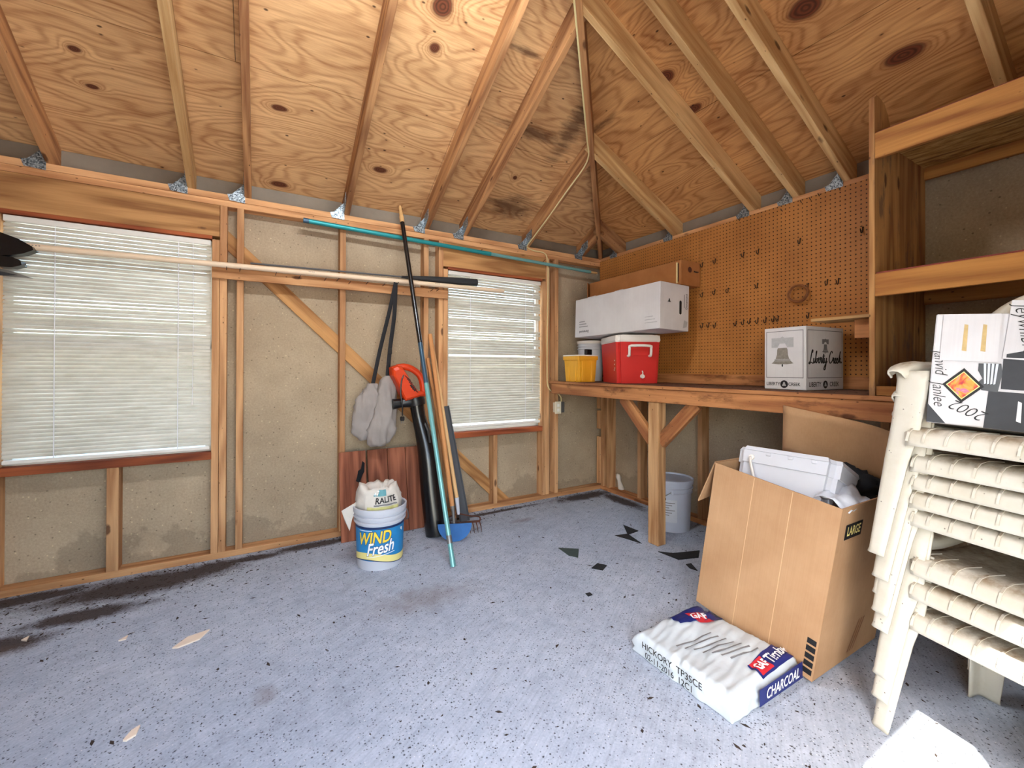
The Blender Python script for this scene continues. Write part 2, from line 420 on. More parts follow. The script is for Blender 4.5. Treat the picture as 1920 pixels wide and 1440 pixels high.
def smooth_path(pts, n=6):
    pts = [Vector(p) for p in pts]; out = []
    for i in range(len(pts) - 1):
        p0 = pts[max(i - 1, 0)]; p1 = pts[i]; p2 = pts[i + 1]; p3 = pts[min(i + 2, len(pts) - 1)]
        for k in range(n):
            t = k / n
            out.append(0.5 * ((2 * p1) + (p2 - p0) * t + (2 * p0 - 5 * p1 + 4 * p2 - p3) * t * t + (3 * p1 - p0 - 3 * p2 + p3) * t ** 3))
    out.append(pts[-1]); return out
def tube(name, pts, rad, mat, parent=None, seg=8, smooth=0, flat=None):
    """swept tube; rad a number or a list; flat=(a,b) gives elliptical section factors"""
    if smooth:
        if isinstance(rad, (list, tuple)):
            m = len(rad); rr = []
            for i in range(m - 1):
                for k in range(smooth): rr.append(rad[i] + (rad[i + 1] - rad[i]) * k / smooth)
            rr.append(rad[-1]); rad = rr
        pts = smooth_path(pts, smooth)
    pts = [Vector(p) for p in pts]; n = len(pts)
    rad = rad if isinstance(rad, (list, tuple)) else [rad] * n
    vs, fs = [], []; ref = None
    for i, p in enumerate(pts):
        t = (pts[min(i + 1, n - 1)] - pts[max(i - 1, 0)]).normalized()
        if ref is None: ref = Vector((0, 0, 1)) if abs(t.z) < 0.9 else Vector((1, 0, 0))
        a = (ref - t * ref.dot(t)).normalized(); ref = a; b2 = t.cross(a)
        fa, fb = flat or (1, 1)
        for k in range(seg):
            an = 2 * math.pi * k / seg; vs.append(p + a * (math.cos(an) * rad[i] * fa) + b2 * (math.sin(an) * rad[i] * fb))
    for i in range(n - 1):
        for k in range(seg):
            k2 = (k + 1) % seg; fs.append([i * seg + k, i * seg + k2, (i + 1) * seg + k2, (i + 1) * seg + k])
    fs.append(list(range(seg))[::-1]); fs.append([(n - 1) * seg + k for k in range(seg)])
    o = mesh(name, vs, fs, mat, parent, True)
    try: o.data.set_sharp_from_angle(angle=R(50))
    except Exception: pass
    return o
def loft(name, rings, mat, parent=None, closed=True, caps=True, smooth=True, mtx=None):
    n = len(rings[0]); vs = [v for r in rings for v in r]; fs = []
    for i in range(len(rings) - 1):
        for k in range(n if closed else n - 1):
            k2 = (k + 1) % n; fs.append([i * n + k, i * n + k2, (i + 1) * n + k2, (i + 1) * n + k])
    if caps and closed: fs.append(list(range(n))[::-1]); fs.append([(len(rings) - 1) * n + k for k in range(n)])
    o = mesh(name, vs, fs, mat, parent, smooth, mtx)
    fix(o)
    return o
def solid(o, t, off=-1.0):
    m = o.modifiers.new('thickness', 'SOLIDIFY'); m.thickness = t; m.offset = off; return o
def text(body, size, mat, parent, center, right, upv, shear=0.0, bold=0.0, name='lettering', lift=0.0012, sx=1.0, bend=None):
    cu = bpy.data.curves.new('lettering', 'FONT'); cu.body = body; cu.size = size; cu.shear = shear; cu.offset = bold * size
    cu.align_x = 'CENTER'; cu.align_y = 'CENTER'; cu.resolution_u = 3
    t = bpy.data.objects.new('lettering_source', cu)
    me = bpy.data.meshes.new_from_object(t); bpy.data.objects.remove(t); bpy.data.curves.remove(cu)
    me.materials.clear(); me.materials.append(MT[mat] if isinstance(mat, str) else mat)
    r, u = Vector(right).normalized(), Vector(upv).normalized(); nrm = r.cross(u).normalized(); c = Vector(center)
    for v in me.vertices: v.co = c + r * (v.co.x * sx) + u * v.co.y + nrm * lift
    if bend: 
        for v in me.vertices: v.co = bend(v.co)
    o = bpy.data.objects.new(name, me); return link(o, parent)
def flatpoly(name, pts, mat, parent, center, right, upv, lift=0.001):
    r, u = Vector(right).normalized(), Vector(upv).normalized(); nrm = r.cross(u).normalized(); c = Vector(center)
    return mesh(name, [c + r * x + u * y + nrm * lift for x, y in pts], [list(range(len(pts)))], mat, parent)
def strokes(name, lines, width, mat, parent, center, right, upv, scale, lift=0.0013):
    """hand lettering: smoothed flat ribbons joined into one print"""
    r, u = Vector(right).normalized(), Vector(upv).normalized(); nrm = r.cross(u).normalized(); c = Vector(center)
    vs, fs = [], []
    for ln in lines:
        q = smooth_path([Vector((x, y, 0)) for x, y in ln], 5)
        base = len(vs)
        for i, p in enumerate(q):
            t = (q[min(i + 1, len(q) - 1)] - q[max(i - 1, 0)]); t = t.normalized() if t.length else Vector((1, 0, 0))
            w = width * (0.65 + 0.6 * abs(t.y)); nn = Vector((-t.y, t.x, 0)) * w / 2
            for s in (nn, -nn):
                a = (p + s) * scale; vs.append(c + r * a.x + u * a.y + nrm * lift)
        for i in range(len(q) - 1): k = base + 2 * i; fs.append([k, k + 2, k + 3, k + 1])
    return mesh(name, vs, fs, mat, parent)
def struct(o): o['kind'] = 'structure'; return o

# ------------------------------------------------------------------ shell dimensions
LX, WY, H = 4.81, 3.64, 2.30          # inner length along x, inner width along y, height to plate top
SD = 0.089                            # stud depth
ROOFZ = H + 0.1565                    # underside of sheathing above the inner wall face
CS, SN = 0.894427, 0.447214

# floor and ground outside
b0 = 0.0
floor = struct(box('floor', (-LX - SD, -WY - SD - 0.02, -0.12), (SD, SD, 0.0), 'concrete'))
floor_fix = floor
# keep floor texture in world metres
floor.data = floor.data.copy()
for v in floor.data.vertices: v.co = floor.matrix_basis @ v.co
floor.matrix_basis = Matrix.Identity(4)
gr = mesh('ground', [(-40, -40, -0.06), (40, -40, -0.06), (40, 40, -0.06), (-40, 40, -0.06)], [[0, 1, 2, 3]], 'ground'); struct(gr)

# ------------------------------------------------------------------ back wall (windows)
WIN = [(-4.115, -3.205), (-1.632, -0.704)]
WZ0, WZ1 = 0.672, 2.005
def panel_grid(name, x0, x1, z0, z1, holes, place, mat, parent):
    """sheathing slab pieces around rectangular holes; place(x, z, depth) -> point"""
    xs = sorted({x0, x1, *[h for q in holes for h in q[:2]]}); zs = sorted({z0, z1, *[h for q in holes for h in q[2:]]})
    vs, fs = [], []
    for i in range(len(xs) - 1):
        for k in range(len(zs) - 1):
            cx, cz = (xs[i] + xs[i + 1]) / 2, (zs[k] + zs[k + 1]) / 2
            if any(a < cx < b_ and c < cz < d for a, b_, c, d in holes): continue
            n = len(vs)
            for dp in (0, 0.02):
                for (x, z) in ((xs[i], zs[k]), (xs[i + 1], zs[k]), (xs[i + 1], zs[k + 1]), (xs[i], zs[k + 1])): vs.append(place(x, z, dp))
            fs += [[n, n + 1, n + 2, n + 3], [n + 7, n + 6, n + 5, n + 4]] + [[n + a, n + (a + 1) % 4 + 0, n + 4 + (a + 1) % 4, n + 4 + a] for a in range(4)]
    return mesh(name, vs, fs, mat, parent)
wall_back = struct(panel_grid('wall_back', -LX - SD, SD, 0, H, [(a, b, WZ0, WZ1) for a, b in WIN], lambda x, z, d: (x, SD + d, z), 'board', None))
def stud_b(xc, z0=0.038, z1=H - 0.076, w=0.038, name='stud', dy=0.0, mat='stud'):
    return box(name, (xc - w / 2, 0.0 + dy, z0), (xc + w / 2, SD - 0.0005, z1), mat, wall_back, 0.0015, grain=2)
for xc in (-0.541, -1.814, -2.434, -3.056, -4.42, -4.79, -0.645, -1.691, -3.146, -4.174):
    stud_b(xc)
for xc in (-0.685, -1.651, -3.186, -4.134): stud_b(xc, z1=WZ1, name='trimmer_stud', dy=-0.001)
stud_b(-3.665, z1=WZ0 - 0.044, w=0.052, name='cripple_stud'); stud_b(-1.190, z1=WZ0 - 0.044, name='cripple_stud')
for a, b in WIN:
    box('window_header', (a - 0.04, 0.004, WZ1 + 0.022), (b + 0.038, 0.07, H - 0.0765), 'header', wall_back, 0.002)
    box('head_board', (a, -0.001, WZ1), (b, 0.08, WZ1 + 0.0215), 'sill', wall_back, 0.001)
    box('window_sill', (a - 0.002, -0.004, WZ0 - 0.044), (b + 0.002, SD - 0.001, WZ0), 'sill', wall_back, 0.002)
box('top_plate', (-LX, 0.001, H - 0.076), (SD - .001, SD - 0.001, H - 0.0385), 'plate', wall_back, 0.0015)
box('top_plate', (-LX, -0.002, H - 0.038), (SD - .001, SD - 0.001, H), 'plate', wall_back, 0.0015)
box('bottom_plate', (-LX, -0.002, 0.0), (SD - .001, SD - 0.001, 0.038), 'plate', wall_back, 0.002)
zb = lambda x: 1.94 - 0.995 * (x + 3.046)
beam('diagonal_brace', (-3.30, SD - 0.010, zb(-3.30)), (-1.03, SD - 0.010, zb(-1.09)), 0.018, 0.092, 'header', wall_back)
box('hook_rail', (-3.205, -0.022, 1.760), (-1.640, -0.0022, 1.830), 'plate', wall_back, 0.002)
# windows: frame, meeting rail, panes
for k, (a, b) in enumerate(WIN):
    w = struct(empty('window_%d' % (k + 1), (0, 0, 0)))
    y0, y1 = 0.062, SD + 0.02
    for lo, hi in (((a, y0, WZ0), (a + 0.035, y1, WZ1)), ((b - 0.035, y0, WZ0), (b, y1, WZ1)), ((a, y0, WZ0), (b, y1, WZ0 + 0.035)), ((a, y0, WZ1 - 0.035), (b, y1, WZ1)), ((a, y0, 1.318), (b, y1, 1.358))):
        box('window_frame', lo, hi, 'white_paint', w, 0.002)
    for z0, z1 in ((WZ0 + .035, 1.318), (1.358, WZ1 - .035)):
        box('pane', (a + .035, 0.084, z0), (b - .035, 0.088, z1), 'glass', w)

# ------------------------------------------------------------------ right wall
wall_right = struct(panel_grid('wall_right', -WY - SD, SD, 0, H, [], lambda y, z, d: (SD + d, y, z), 'board', None))
for yc in (-0.030, -0.108, -0.51, -1.128, -1.766, -2.273, -2.36, -2.95, -3.60):
    box('stud', (0.0, yc - 0.019, 0.038), (SD - .0005, yc + 0.019, H - 0.076), 'stud', wall_right, 0.0015, grain=2)
for z0, z1 in ((0.05, 0.52), (0.60, 0.78), (0.80, 0.96)):
    box('corner_block', (-0.002, 0.006, z0), (0.07, 0.05, z1), 'stud', wall_right, 0.0015, grain=2)
box('top_plate', (0.001, -WY, H - 0.076), (SD - .001, -0.001, H - 0.0385), 'plate', wall_right, 0.0015)
box('top_plate', (-0.006, -WY, H - 0.038), (SD - .001, -0.003, H), 'plate', wall_right, 0.0015)
box('bottom_plate', (-0.002, -WY, 0.0), (SD - .001, -0.003, 0.038), 'bench', wall_right, 0.002)
box('backsplash_board', (-0.014, -2.42, 1.087), (-0.0005, -0.004, 1.16), 'bench', wall_right, 0.001)

# ------------------------------------------------------------------ left and front walls (front has the doorway that lights the room)
wall_left = struct(panel_grid('wall_left', -WY - SD, SD, 0, H, [], lambda y, z, d: (-LX - SD - d, y, z), 'board', None))
for yc in (-0.019, -0.61, -1.22, -1.83, -2.44, -3.05, -3.62):
    box('stud', (-LX - SD + .0005, yc - 0.019, 0.038), (-LX, yc + 0.019, H - 0.076), 'stud', wall_left, 0.0015, grain=2)
box('top_plate', (-LX - SD + .001, -WY, H - 0.076), (-LX - .001, -0.003, H), 'plate', wall_left, 0.0015)
box('bottom_plate', (-LX - SD + .001, -WY, 0), (-LX - .001, -0.003, 0.038), 'plate', wall_left, 0.0015)
DX0, DX1, DZ = -3.85, -2.07, 2.03
wall_front = struct(panel_grid('wall_front', -LX - SD, SD, 0, H, [(DX0, DX1, -0.1, DZ)], lambda x, z, d: (x, -WY - SD - d, z), 'board', None))
for xc in (-0.019, -0.61, -1.22, -1.83, DX1 + 0.02, DX0 - 0.02):
    box('stud', (xc - .019, -WY - SD + .0005, 0.038), (xc + .019, -WY, H - 0.076), 'stud', wall_front, 0.0015, grain=2)
box('door_header', (DX0 - .04, -WY - SD + .001, DZ), (DX1 + .04, -WY, H - 0.0765), 'header', wall_front, 0.002)
box('top_plate', (-LX, -WY - SD + .001, H - 0.076), (SD, -WY - .001, H), 'plate', wall_front, 0.0015)
box('bottom_plate', (DX1, -WY - SD + .001, 0), (SD, -WY - .001, 0.038), 'plate', wall_front, 0.0015)
box('bottom_plate', (-LX, -WY - SD + .001, 0), (DX0, -WY - .001, 0.038), 'plate', wall_front, 0.0015)
box('shadow_block', (-2.235, -WY - SD - 0.155, DZ), (DX1 + .02, -WY - SD - 0.02, DZ + 0.03), 'white_paint', wall_front, 0.002)  # unseen block added outside so its shadow notches the corner of the sun patch

# ------------------------------------------------------------------ hip roof
OV = 0.12
def frame(o, X, Y):
    X, Y, o = Vector(X), Vector(Y), Vector(o); Z = X.cross(Y)
    return Matrix(((X.x, Y.x, Z.x, o.x), (X.y, Y.y, Z.y, o.y), (X.z, Y.z, Z.z, o.z), (0, 0, 0, 1)))
HALF = WY / 2
planes = {   # matrix, polygon in (u, v), sheathing material
    'back': (frame((0, 0, ROOFZ), (1, 0, 0), (0, -CS, SN)), [(SD + OV, -(SD + OV) / CS), (-HALF, HALF / CS), (-LX + HALF, HALF / CS), (-LX - SD - OV, -(SD + OV) / CS)], 'ply_back'),
    'right': (frame((0, 0, ROOFZ), (0, -1, 0), (-CS, 0, SN)), [(-SD - OV, -(SD + OV) / CS), (HALF, HALF / CS), (WY + SD + OV, -(SD + OV) / CS)], 'ply_right'),
    'left': (frame((-LX, 0, ROOFZ), (0, 1, 0), (CS, 0, SN)), [(SD + OV, -(SD + OV) / CS), (-HALF, HALF / CS), (-WY - SD - OV, -(SD + OV) / CS)], 'ply_other'),
    'front': (frame((0, -WY, ROOFZ), (-1, 0, 0), (0, CS, SN)), [(-SD - OV, -(SD + OV) / CS), (HALF, HALF / CS), (LX - HALF, HALF / CS), (LX + SD + OV, -(SD + OV) / CS)], 'ply_other'),
}
def clip(poly, ax, val, keep_less):
    out = []
    for i in range(len(poly)):
        p, q = poly[i], poly[(i + 1) % len(poly)]
        ip = (p[ax] <= val) == keep_less; iq = (q[ax] <= val) == keep_less
        if ip: out.append(p)
        if ip != iq:
            t = (val - p[ax]) / (q[ax] - p[ax]); out.append((p[0] + (q[0] - p[0]) * t, p[1] + (q[1] - p[1]) * t))
    return out
rv, rf = [], []
for m, poly, _ in planes.values():
    n = len(rv); rv += [m @ Vector((u, v, -0.016)) for u, v in poly]; rf.append(list(range(n, n + len(poly))))
    n = len(rv); rv += [m @ Vector((u, v, -0.045)) for u, v in poly]; rf.append(list(range(n, n + len(poly)))[::-1])
ceiling = struct(mesh('ceiling', rv, rf, 'roof'))
for key, (m, poly, mt) in planes.items():
    for (v0, v1, sh) in ((-1.0, 0.714, 0.0), (0.717, 3.0, 1.22)):
        band = clip(clip(poly, 1, v1, True), 1, v0, False)
        us = [p[0] for p in band]
        k0 = math.floor((min(us) + sh) / 2.44) - 1
        for k in range(k0, k0 + 6):
            pc = clip(band, 0, k * 2.44 - sh + 0.6 + 2.4375, True)
            if len(pc) >= 3: pc = clip(pc, 0, k * 2.44 - sh + 0.6, False)
            if len(pc) >= 3:
                sh_o = prism('plywood_sheet', pc, 2, -0.015, 0.0, mt, ceiling, m)
RW, RD = 0.038, 0.14
def rafter(key, u, v_end, mat, tie=True, v_start=None):
    m = planes[key][0]
    v0 = -(SD + OV - 0.02) / CS if v_start is None else v_start
    p0, p1 = m @ Vector((u, v0, RD / 2)), m @ Vector((u, v_end, RD / 2))
    nrm = (m.to_3x3() @ Vector((0, 0, -1)))
    r = beam('rafter', p0, p1, RW, RD, mat, ceiling, nrm, 0.002)
    return r
def tie_plate(rf_obj, wall, pos, side):
    """galvanised hurricane tie: flange on the plate face and a wing running up the rafter"""
    inv = rf_obj.matrix_basis.inverted()
    if wall == 'back':
        P = lambda a, z, d: Vector((pos + a * side, -0.004 - d, z))
    else:
        P = lambda a, z, d: Vector((-0.008 - d, pos + a * side, z))
    pts = [(0.016, H - 0.040), (0.10, H - 0.034), (0.112, H + 0.002), (0.088, H + 0.006), (0.022, H + 0.082), (0.016, H + 0.09)]
    vs = [inv @ P(a, z, 0) for a, z in pts] + [inv @ P(a, z, 0.003) for a, z in pts]; n = len(pts)
    vs += [inv @ P(0.0195, z, d) for z, d in ((H - .01, 0.0), (H + 0.10, 0.0), (H + 0.13, 0.09), (H + 0.06, 0.09))]
    vs += [inv @ P(0.022, z, d) for z, d in ((H - .01, 0.0), (H + 0.10, 0.0), (H + 0.13, 0.09), (H + 0.06, 0.09))]
    fs = [list(range(n)), list(range(n, 2 * n))[::-1]] + [[i, (i + 1) % n, n + (i + 1) % n, n + i] for i in range(n)]
    q = 2 * n
    fs += [[q, q + 1, q + 2, q + 3], [q + 7, q + 6, q + 5, q + 4]] + [[q + i, q + (i + 1) % 4, q + 4 + (i + 1) % 4, q + 4 + i] for i in range(4)]
    return fix(mesh('hurricane_tie', vs, fs, 'galv', rf_obj))
RV = HALF / CS
for x, ve, mt in ((-0.227, .235, 'rafter'), (-0.864, .86, 'rafter'), (-1.482, 1.478, 'rafter'), (-1.813, HALF - .0, 'rafter'), (-2.411, HALF, 'rafter'), (-3.016, HALF, 'rafter'), (-3.314, LX - 3.314, 'rafter_pale'), (-3.926, LX - 3.926, 'rafter'), (-4.56, LX - 4.56, 'rafter')):
    r = rafter('back', x, (ve - 0.012) / CS, mt); tie_plate(r, 'back', x, -1)
for y, ve, mt in ((-0.252, .255, 'rafter'), (-0.893, .895, 'rafter_pale'), (-1.539, 1.539, 'rafter_pale'), (-1.821, HALF, 'rafter_pale'), (-2.099, WY - 2.099, 'rafter_pale'), (-2.747, WY - 2.747, 'rafter_pale'), (-3.388, .252, 'rafter_pale')):
    r = rafter('right', -y, (ve - 0.012) / CS, mt); tie_plate(r, 'right', y, 1)
for u, ve in ((-.25, .25), (-.89, .89), (-1.54, 1.54), (-1.82, HALF), (-2.1, 1.54), (-2.75, .89), (-3.39, .25)):
    rafter('left', u, (ve - .012) / CS, 'rafter')
for x, ve in ((.25, .25), (.86, .86), (1.48, 1.48), (1.813, HALF), (2.411, HALF), (3.016, HALF), (3.314, LX - 3.314), (3.926, LX - 3.926), (4.56, .25)):
    rafter('front', x, (ve - .012) / CS, 'rafter')
def hip(cx, cy, ax, ay, sx, sy):
    p0 = Vector((cx + sx * 0.1, cy + sy * 0.1, ROOFZ - 0.05)); p1 = Vector((ax, ay, ROOFZ + 0.5 * HALF))
    d = (p1 - p0).normalized()
    return beam('hip_rafter', p0, p1, 0.038, 0.15, 'rafter', ceiling, (0, 0, 1), 0.002, off=-0.083)
hip(0, 0, -HALF, -HALF, 1, 1); hip(0, -WY, -HALF, -HALF, 1, -1); hip(-LX, 0, -LX + HALF, -HALF, -1, 1); hip(-LX, -WY, -LX + HALF, -HALF, -1, -1)
beam('ridge_board', (-HALF, -HALF, ROOFZ + 0.5 * HALF - .085), (-LX + HALF, -HALF, ROOFZ + 0.5 * HALF - .085), 0.038, 0.15, 'rafter', ceiling)
# frieze boards closing the eaves above the plates
box('frieze_board', (-LX - SD, SD - 0.012, H), (SD, SD + 0.004, ROOFZ - 0.045), 'frieze', ceiling, 0)
box('frieze_board', (SD - 0.012, -WY - SD, H), (SD + 0.004, SD - .013, ROOFZ - 0.045), 'frieze', ceiling, 0)
box('frieze_board', (-LX - SD - 0.004, -WY - SD, H), (-LX - SD + 0.012, SD - .013, ROOFZ - 0.045), 'frieze', ceiling, 0)
box('frieze_board', (-LX - SD, -WY - SD - .004, H), (SD, -WY - SD + .012, ROOFZ - 0.045), 'frieze', ceiling, 0)

# ------------------------------------------------------------------ fill light added out of view under the ridge to brighten the far end
sl = empty('fill_light', (-2.42, -HALF, 2.90)); tag(sl, 'added twin-tube fill light, out of view under the ridge board', 'light')
boxm('housing', (1.24, 0.15, 0.05), 'white_paint', sl, Matrix.Translation((0, 0, 0.045)), 0.006)
eb = NB('lit_tube'); em = eb.n('ShaderNodeEmission', {'Color': (0.86, 0.93, 1.0, 1), 'Strength': FILL_LAMP}); eb.t.links.new(em.outputs[0], eb.out.inputs[0]); MT['lit_tube'] = eb.m
for s in (-1, 1):
    tube('fill_tube', [(-0.6, 0.04 * s, 0.0), (0.6, 0.04 * s, 0.0)], 0.013, 'lit_tube', sl, 12)
    tube('hanging_chain', [(0.5 * s, 0, 0.07), (0.5 * s, 0, 0.33)], 0.003, 'galv', sl, 6)
    boxm('end_cap', (0.02, 0.13, 0.05), 'white_paint', sl, Matrix.Translation((0.61 * s, 0, 0.015)), 0.003)

# ------------------------------------------------------------------ object materials
MT['red'] = plain('cooler_red', C(200, 44, 40), 0.4, 0.08, 4)
MT['cooler_white'] = plain('cooler_white', C(226, 222, 216), 0.45, 0.06)
MT['yellow'] = plain('yellow_plastic', C(216, 158, 40), 0.5, 0.12, 6)
MT['white_plastic'] = plain('white_plastic', C(196, 199, 207), 0.45, 0.08, 6)
MT['grey_plastic'] = plain('grey_plastic', C(84, 86, 90), 0.6, 0.12)
MT['blue_white'] = plain('pale_bucket', C(190, 198, 214), 0.5, 0.14, 5)
MT['label_blue'] = plain('label_blue', C(36, 128, 186), 0.5, 0.25, 14)
MT['label_navy'] = plain('label_navy', C(28, 48, 92), 0.5, 0.1)
MT['ink_yellow'] = plain('ink_yellow', C(244, 208, 66), 0.5, 0.08)
MT['ink_cream'] = plain('ink_cream', C(236, 222, 140), 0.5, 0.1)
MT['ink_white'] = plain('ink_white', C(238, 240, 242), 0.5, 0.03)
MT['ink_black'] = plain('ink_black', C(22, 22, 24), 0.6, 0.1)
MT['ink_grey'] = plain('ink_grey', C(112, 112, 114), 0.7, 0.25, 60)
MT['ink_pale'] = plain('ink_pale_grey', C(168, 168, 170), 0.7, 0.2, 60)
MT['ink_red'] = plain('ink_red', C(196, 36, 50), 0.5, 0.1)
MT['bell'] = plain('bell_engraving', C(128, 122, 112), 0.7, 0.5, 70)
MT['teal'] = plain('teal_metal', C(44, 146, 150), 0.35, 0.12, 5, metal=0.35)
MT['teal_pale'] = plain('pale_teal_metal', C(120, 178, 178), 0.3, 0.12, 5, metal=0.35)
MT['blue_metal'] = plain('worn_blue_pole', C(66, 92, 112), 0.35, 0.2, 9, metal=0.5)
MT['bare_wood_tip'] = plain('turned_wood_tip', C(208, 166, 110), 0.7, 0.15)
MT['fibreglass'] = plain('cream_pole', C(228, 206, 178), 0.5, 0.06)
MT['orange'] = plain('orange_plastic', C(206, 62, 20), 0.4, 0.08, 5)
MT['black_gloss'] = plain('black_gloss', C(14, 15, 18), 0.25, 0.2, 6, spec=0.6)
MT['post'] = wood('post_fir', C(204, 164, 118), C(152, 108, 70))
MT['crease'] = plain('card_crease', C(208, 172, 132), 0.8, 0.1)
MT['handle_pale'] = plain('handle_pale', C(214, 172, 120), 0.7, 0.15, 12)
MT['handle'] = plain('handle_tan', C(196, 138, 86), 0.7, 0.15, 12)
MT['cloth'] = plain('grey_cloth', C(150, 142, 138), 0.9, 0.12, 12, bump=0.3, bscale=300)
MT['strap'] = plain('black_webbing', C(26, 26, 30), 0.8, 0.1)
MT['cedar'] = wood('cedar_plank', C(158, 98, 72), C(106, 58, 40), knots=False, gscale=0.9)
MT['blade'] = plain('blue_painted_steel', C(24, 92, 156), 0.5, 0.35, 16, metal=0.1)
MT['rust'] = plain('rusty_steel', C(78, 44, 30), 0.85, 0.35, 40)
MT['steel'] = plain('dull_steel', C(130, 128, 126), 0.45, 0.2, metal=0.7)
MT['cable'] = plain('cream_cable', C(222, 206, 152), 0.6, 0.08)
MT['outlet'] = plain('ivory_plate', C(214, 204, 180), 0.5, 0.06)
MT['tar'] = plain('asphalt_scrap', C(30, 31, 32), 0.95, 0.3, 40, bump=0.6, bscale=200)
MT['tar_green'] = plain('green_asphalt_scrap', C(58, 70, 66), 0.95, 0.3, 40)
MT['splinter'] = plain('pale_splinter', C(228, 210, 188), 0.8, 0.12)
MT['wrap'] = plain('shingle_wrapper', C(196, 206, 212), 0.4, 0.14, 9, bump=0.5, bscale=30)
MT['wrap_navy'] = plain('wrapper_navy', C(26, 38, 104), 0.4, 0.15)
MT['paper_bag'] = plain('paper_bag', C(206, 200, 190), 0.75, 0.15, 10, bump=0.5, bscale=50)
MT['bag_yellow'] = plain('bag_straw_print', C(196, 192, 128), 0.7, 0.3, 26)
MT['bag_teal'] = plain('bag_teal_print', C(94, 150, 158), 0.7, 0.25, 20)
MT['rag'] = plain('black_rag', C(14, 15, 20), 0.9, 0.4, 14, bump=0.5, bscale=60)
MT['papers'] = plain('crumpled_paper', C(206, 212, 222), 0.8, 0.12, 14, bump=0.4, bscale=40)
MT['belt'] = plain('tan_belt', C(134, 84, 46), 0.6, 0.25, 12)
MT['hook'] = plain('dark_hook', C(42, 28, 22), 0.4, 0.2, metal=0.6)
MT['wine_black'] = plain('black_print', C(52, 54, 58), 0.6, 0.3, 22)
MT['paint_art'] = None
def art():
    b = NB('abstract_art_print'); v = b.obj()
    n = b.noise(v, 16, 3, 0.5, 2.5)
    return b.set(b.ramp(n, [(0.28, C(60, 52, 70)), (0.40, C(214, 60, 50)), (0.52, C(238, 160, 60)), (0.60, C(216, 90, 150)), (0.72, C(240, 204, 120))]), 0.6)
MT['paint_art'] = art()
MT['tan_mark'] = plain('tan_glue', C(196, 170, 118), 0.8, 0.3, 60)
MT['scrap_foam'] = plain('pale_scrap', C(206, 196, 184), 0.8, 0.15)
MT['debris'] = plain('leaf_grit', C(52, 42, 36), 0.95, 0.5, 30)
MT['benchtop'] = plain('bench_top_ply', C(96, 62, 42), 0.85, 0.4, 9, bump=0.4)

# ------------------------------------------------------------------ window blinds
def blind(x0, x1, z_top, z_bot, label, dents, seed, gap=None, ragged=False):
    rs = random.Random(seed)
    root = empty('window_blind', ((x0 + x1) / 2, 0.028, z_bot)); tag(root, label, 'blind', 'venetian blinds on the window wall')
    W = x1 - x0 - 0.012; Lh = z_top - z_bot
    P = root
    boxm('headrail', (W, 0.03, 0.034), 'white_paint', P, Matrix.Translation((0, 0, Lh - 0.019)), 0.003)
    boxm('bottom_rail', (W, 0.024, 0.022), 'white_paint', P, Matrix.Translation((0, 0, 0.013)), 0.004)
    # curved slat profile, shared
    def slat_mesh(w):
        vs, fs = [], []
        for i in range(5):
            a = -1 + i * 0.5; yy = a * 0.0125; zz = 0.0055 * (1 - a * a)
            vs += [(-w / 2, yy, zz), (w / 2, yy, zz)]
        for i in range(4): fs.append([2 * i, 2 * i + 1, 2 * i + 3, 2 * i + 2])
        me = bpy.data.meshes.new('slat'); me.from_pydata(vs, [], fs); me.update(); me.materials.append(MT['slat'])
        for p in me.polygons: p.use_smooth = True
        return me
    me = slat_mesh(W); me_s = slat_mesh(W * 0.93)
    pitch = 0.0215; z = Lh - 0.05; i = 0
    while z > 0.032:
        o = bpy.data.objects.new('slat', me if not (ragged and rs.random() < 0.35 and z > Lh * 0.5) else me_s)
        tilt = R(66) + R(rs.uniform(-3, 3))
        for (dz, dt) in dents:
            if abs(z - dz * Lh) < pitch * 0.6: tilt += R(dt * 1.0)
        if gap and abs(z - gap * Lh) < 0.012: z -= pitch * 0.8
        o.matrix_basis = Matrix.Translation((0 if o.data is me else -W * 0.035, 0, z)) @ Euler((tilt, R(rs.uniform(-.12, .12)) if not ragged else R(rs.uniform(-.35, .35)), 0)).to_matrix().to_4x4()
        link(o, P); z -= pitch; i += 1
    for fx in (-0.28, 0.32):
        for dy in (-0.0135, 0.0135):
            boxm('ladder_cord', (0.004, 0.0012, Lh - 0.05), 'cord', P, Matrix.Translation((fx * W, dy, Lh / 2)))
        for k in range(int(Lh / 0.043)):
            pass
    tube('lift_cord', [(0.40 * W, -0.02, Lh - 0.03), (0.405 * W, -0.022, Lh * 0.6), (0.40 * W, -0.02, Lh * 0.24)], 0.0012, 'cord', P, 5)
    lathe('cord_tassel', [(0.002, 0.03), (0.006, 0.02), (0.007, 0.0)], 'cooler_white', P, 8, (0.40 * W, -0.02, Lh * 0.24 - 0.03))
    return root
blind(WIN[0][0] + .002, WIN[0][1] - .002, WZ1 - 0.002, WZ0 + 0.012, 'wide off-white venetian blind behind the pole pruner', [(0.66, -16), (0.60, -14), (0.58, 14), (0.535, -18), (0.5, 12)], 3)
blind(WIN[1][0] + .002, WIN[1][1] - .004, WZ1 - 0.002, WZ0 + 0.03, 'venetian blind with bent slats on window beside the workbench', [(0.86, -25), (0.72, -22), (0.62, -26), (0.58, -28), (0.40, -20), (0.8, 16)], 5, gap=0.47, ragged=True)

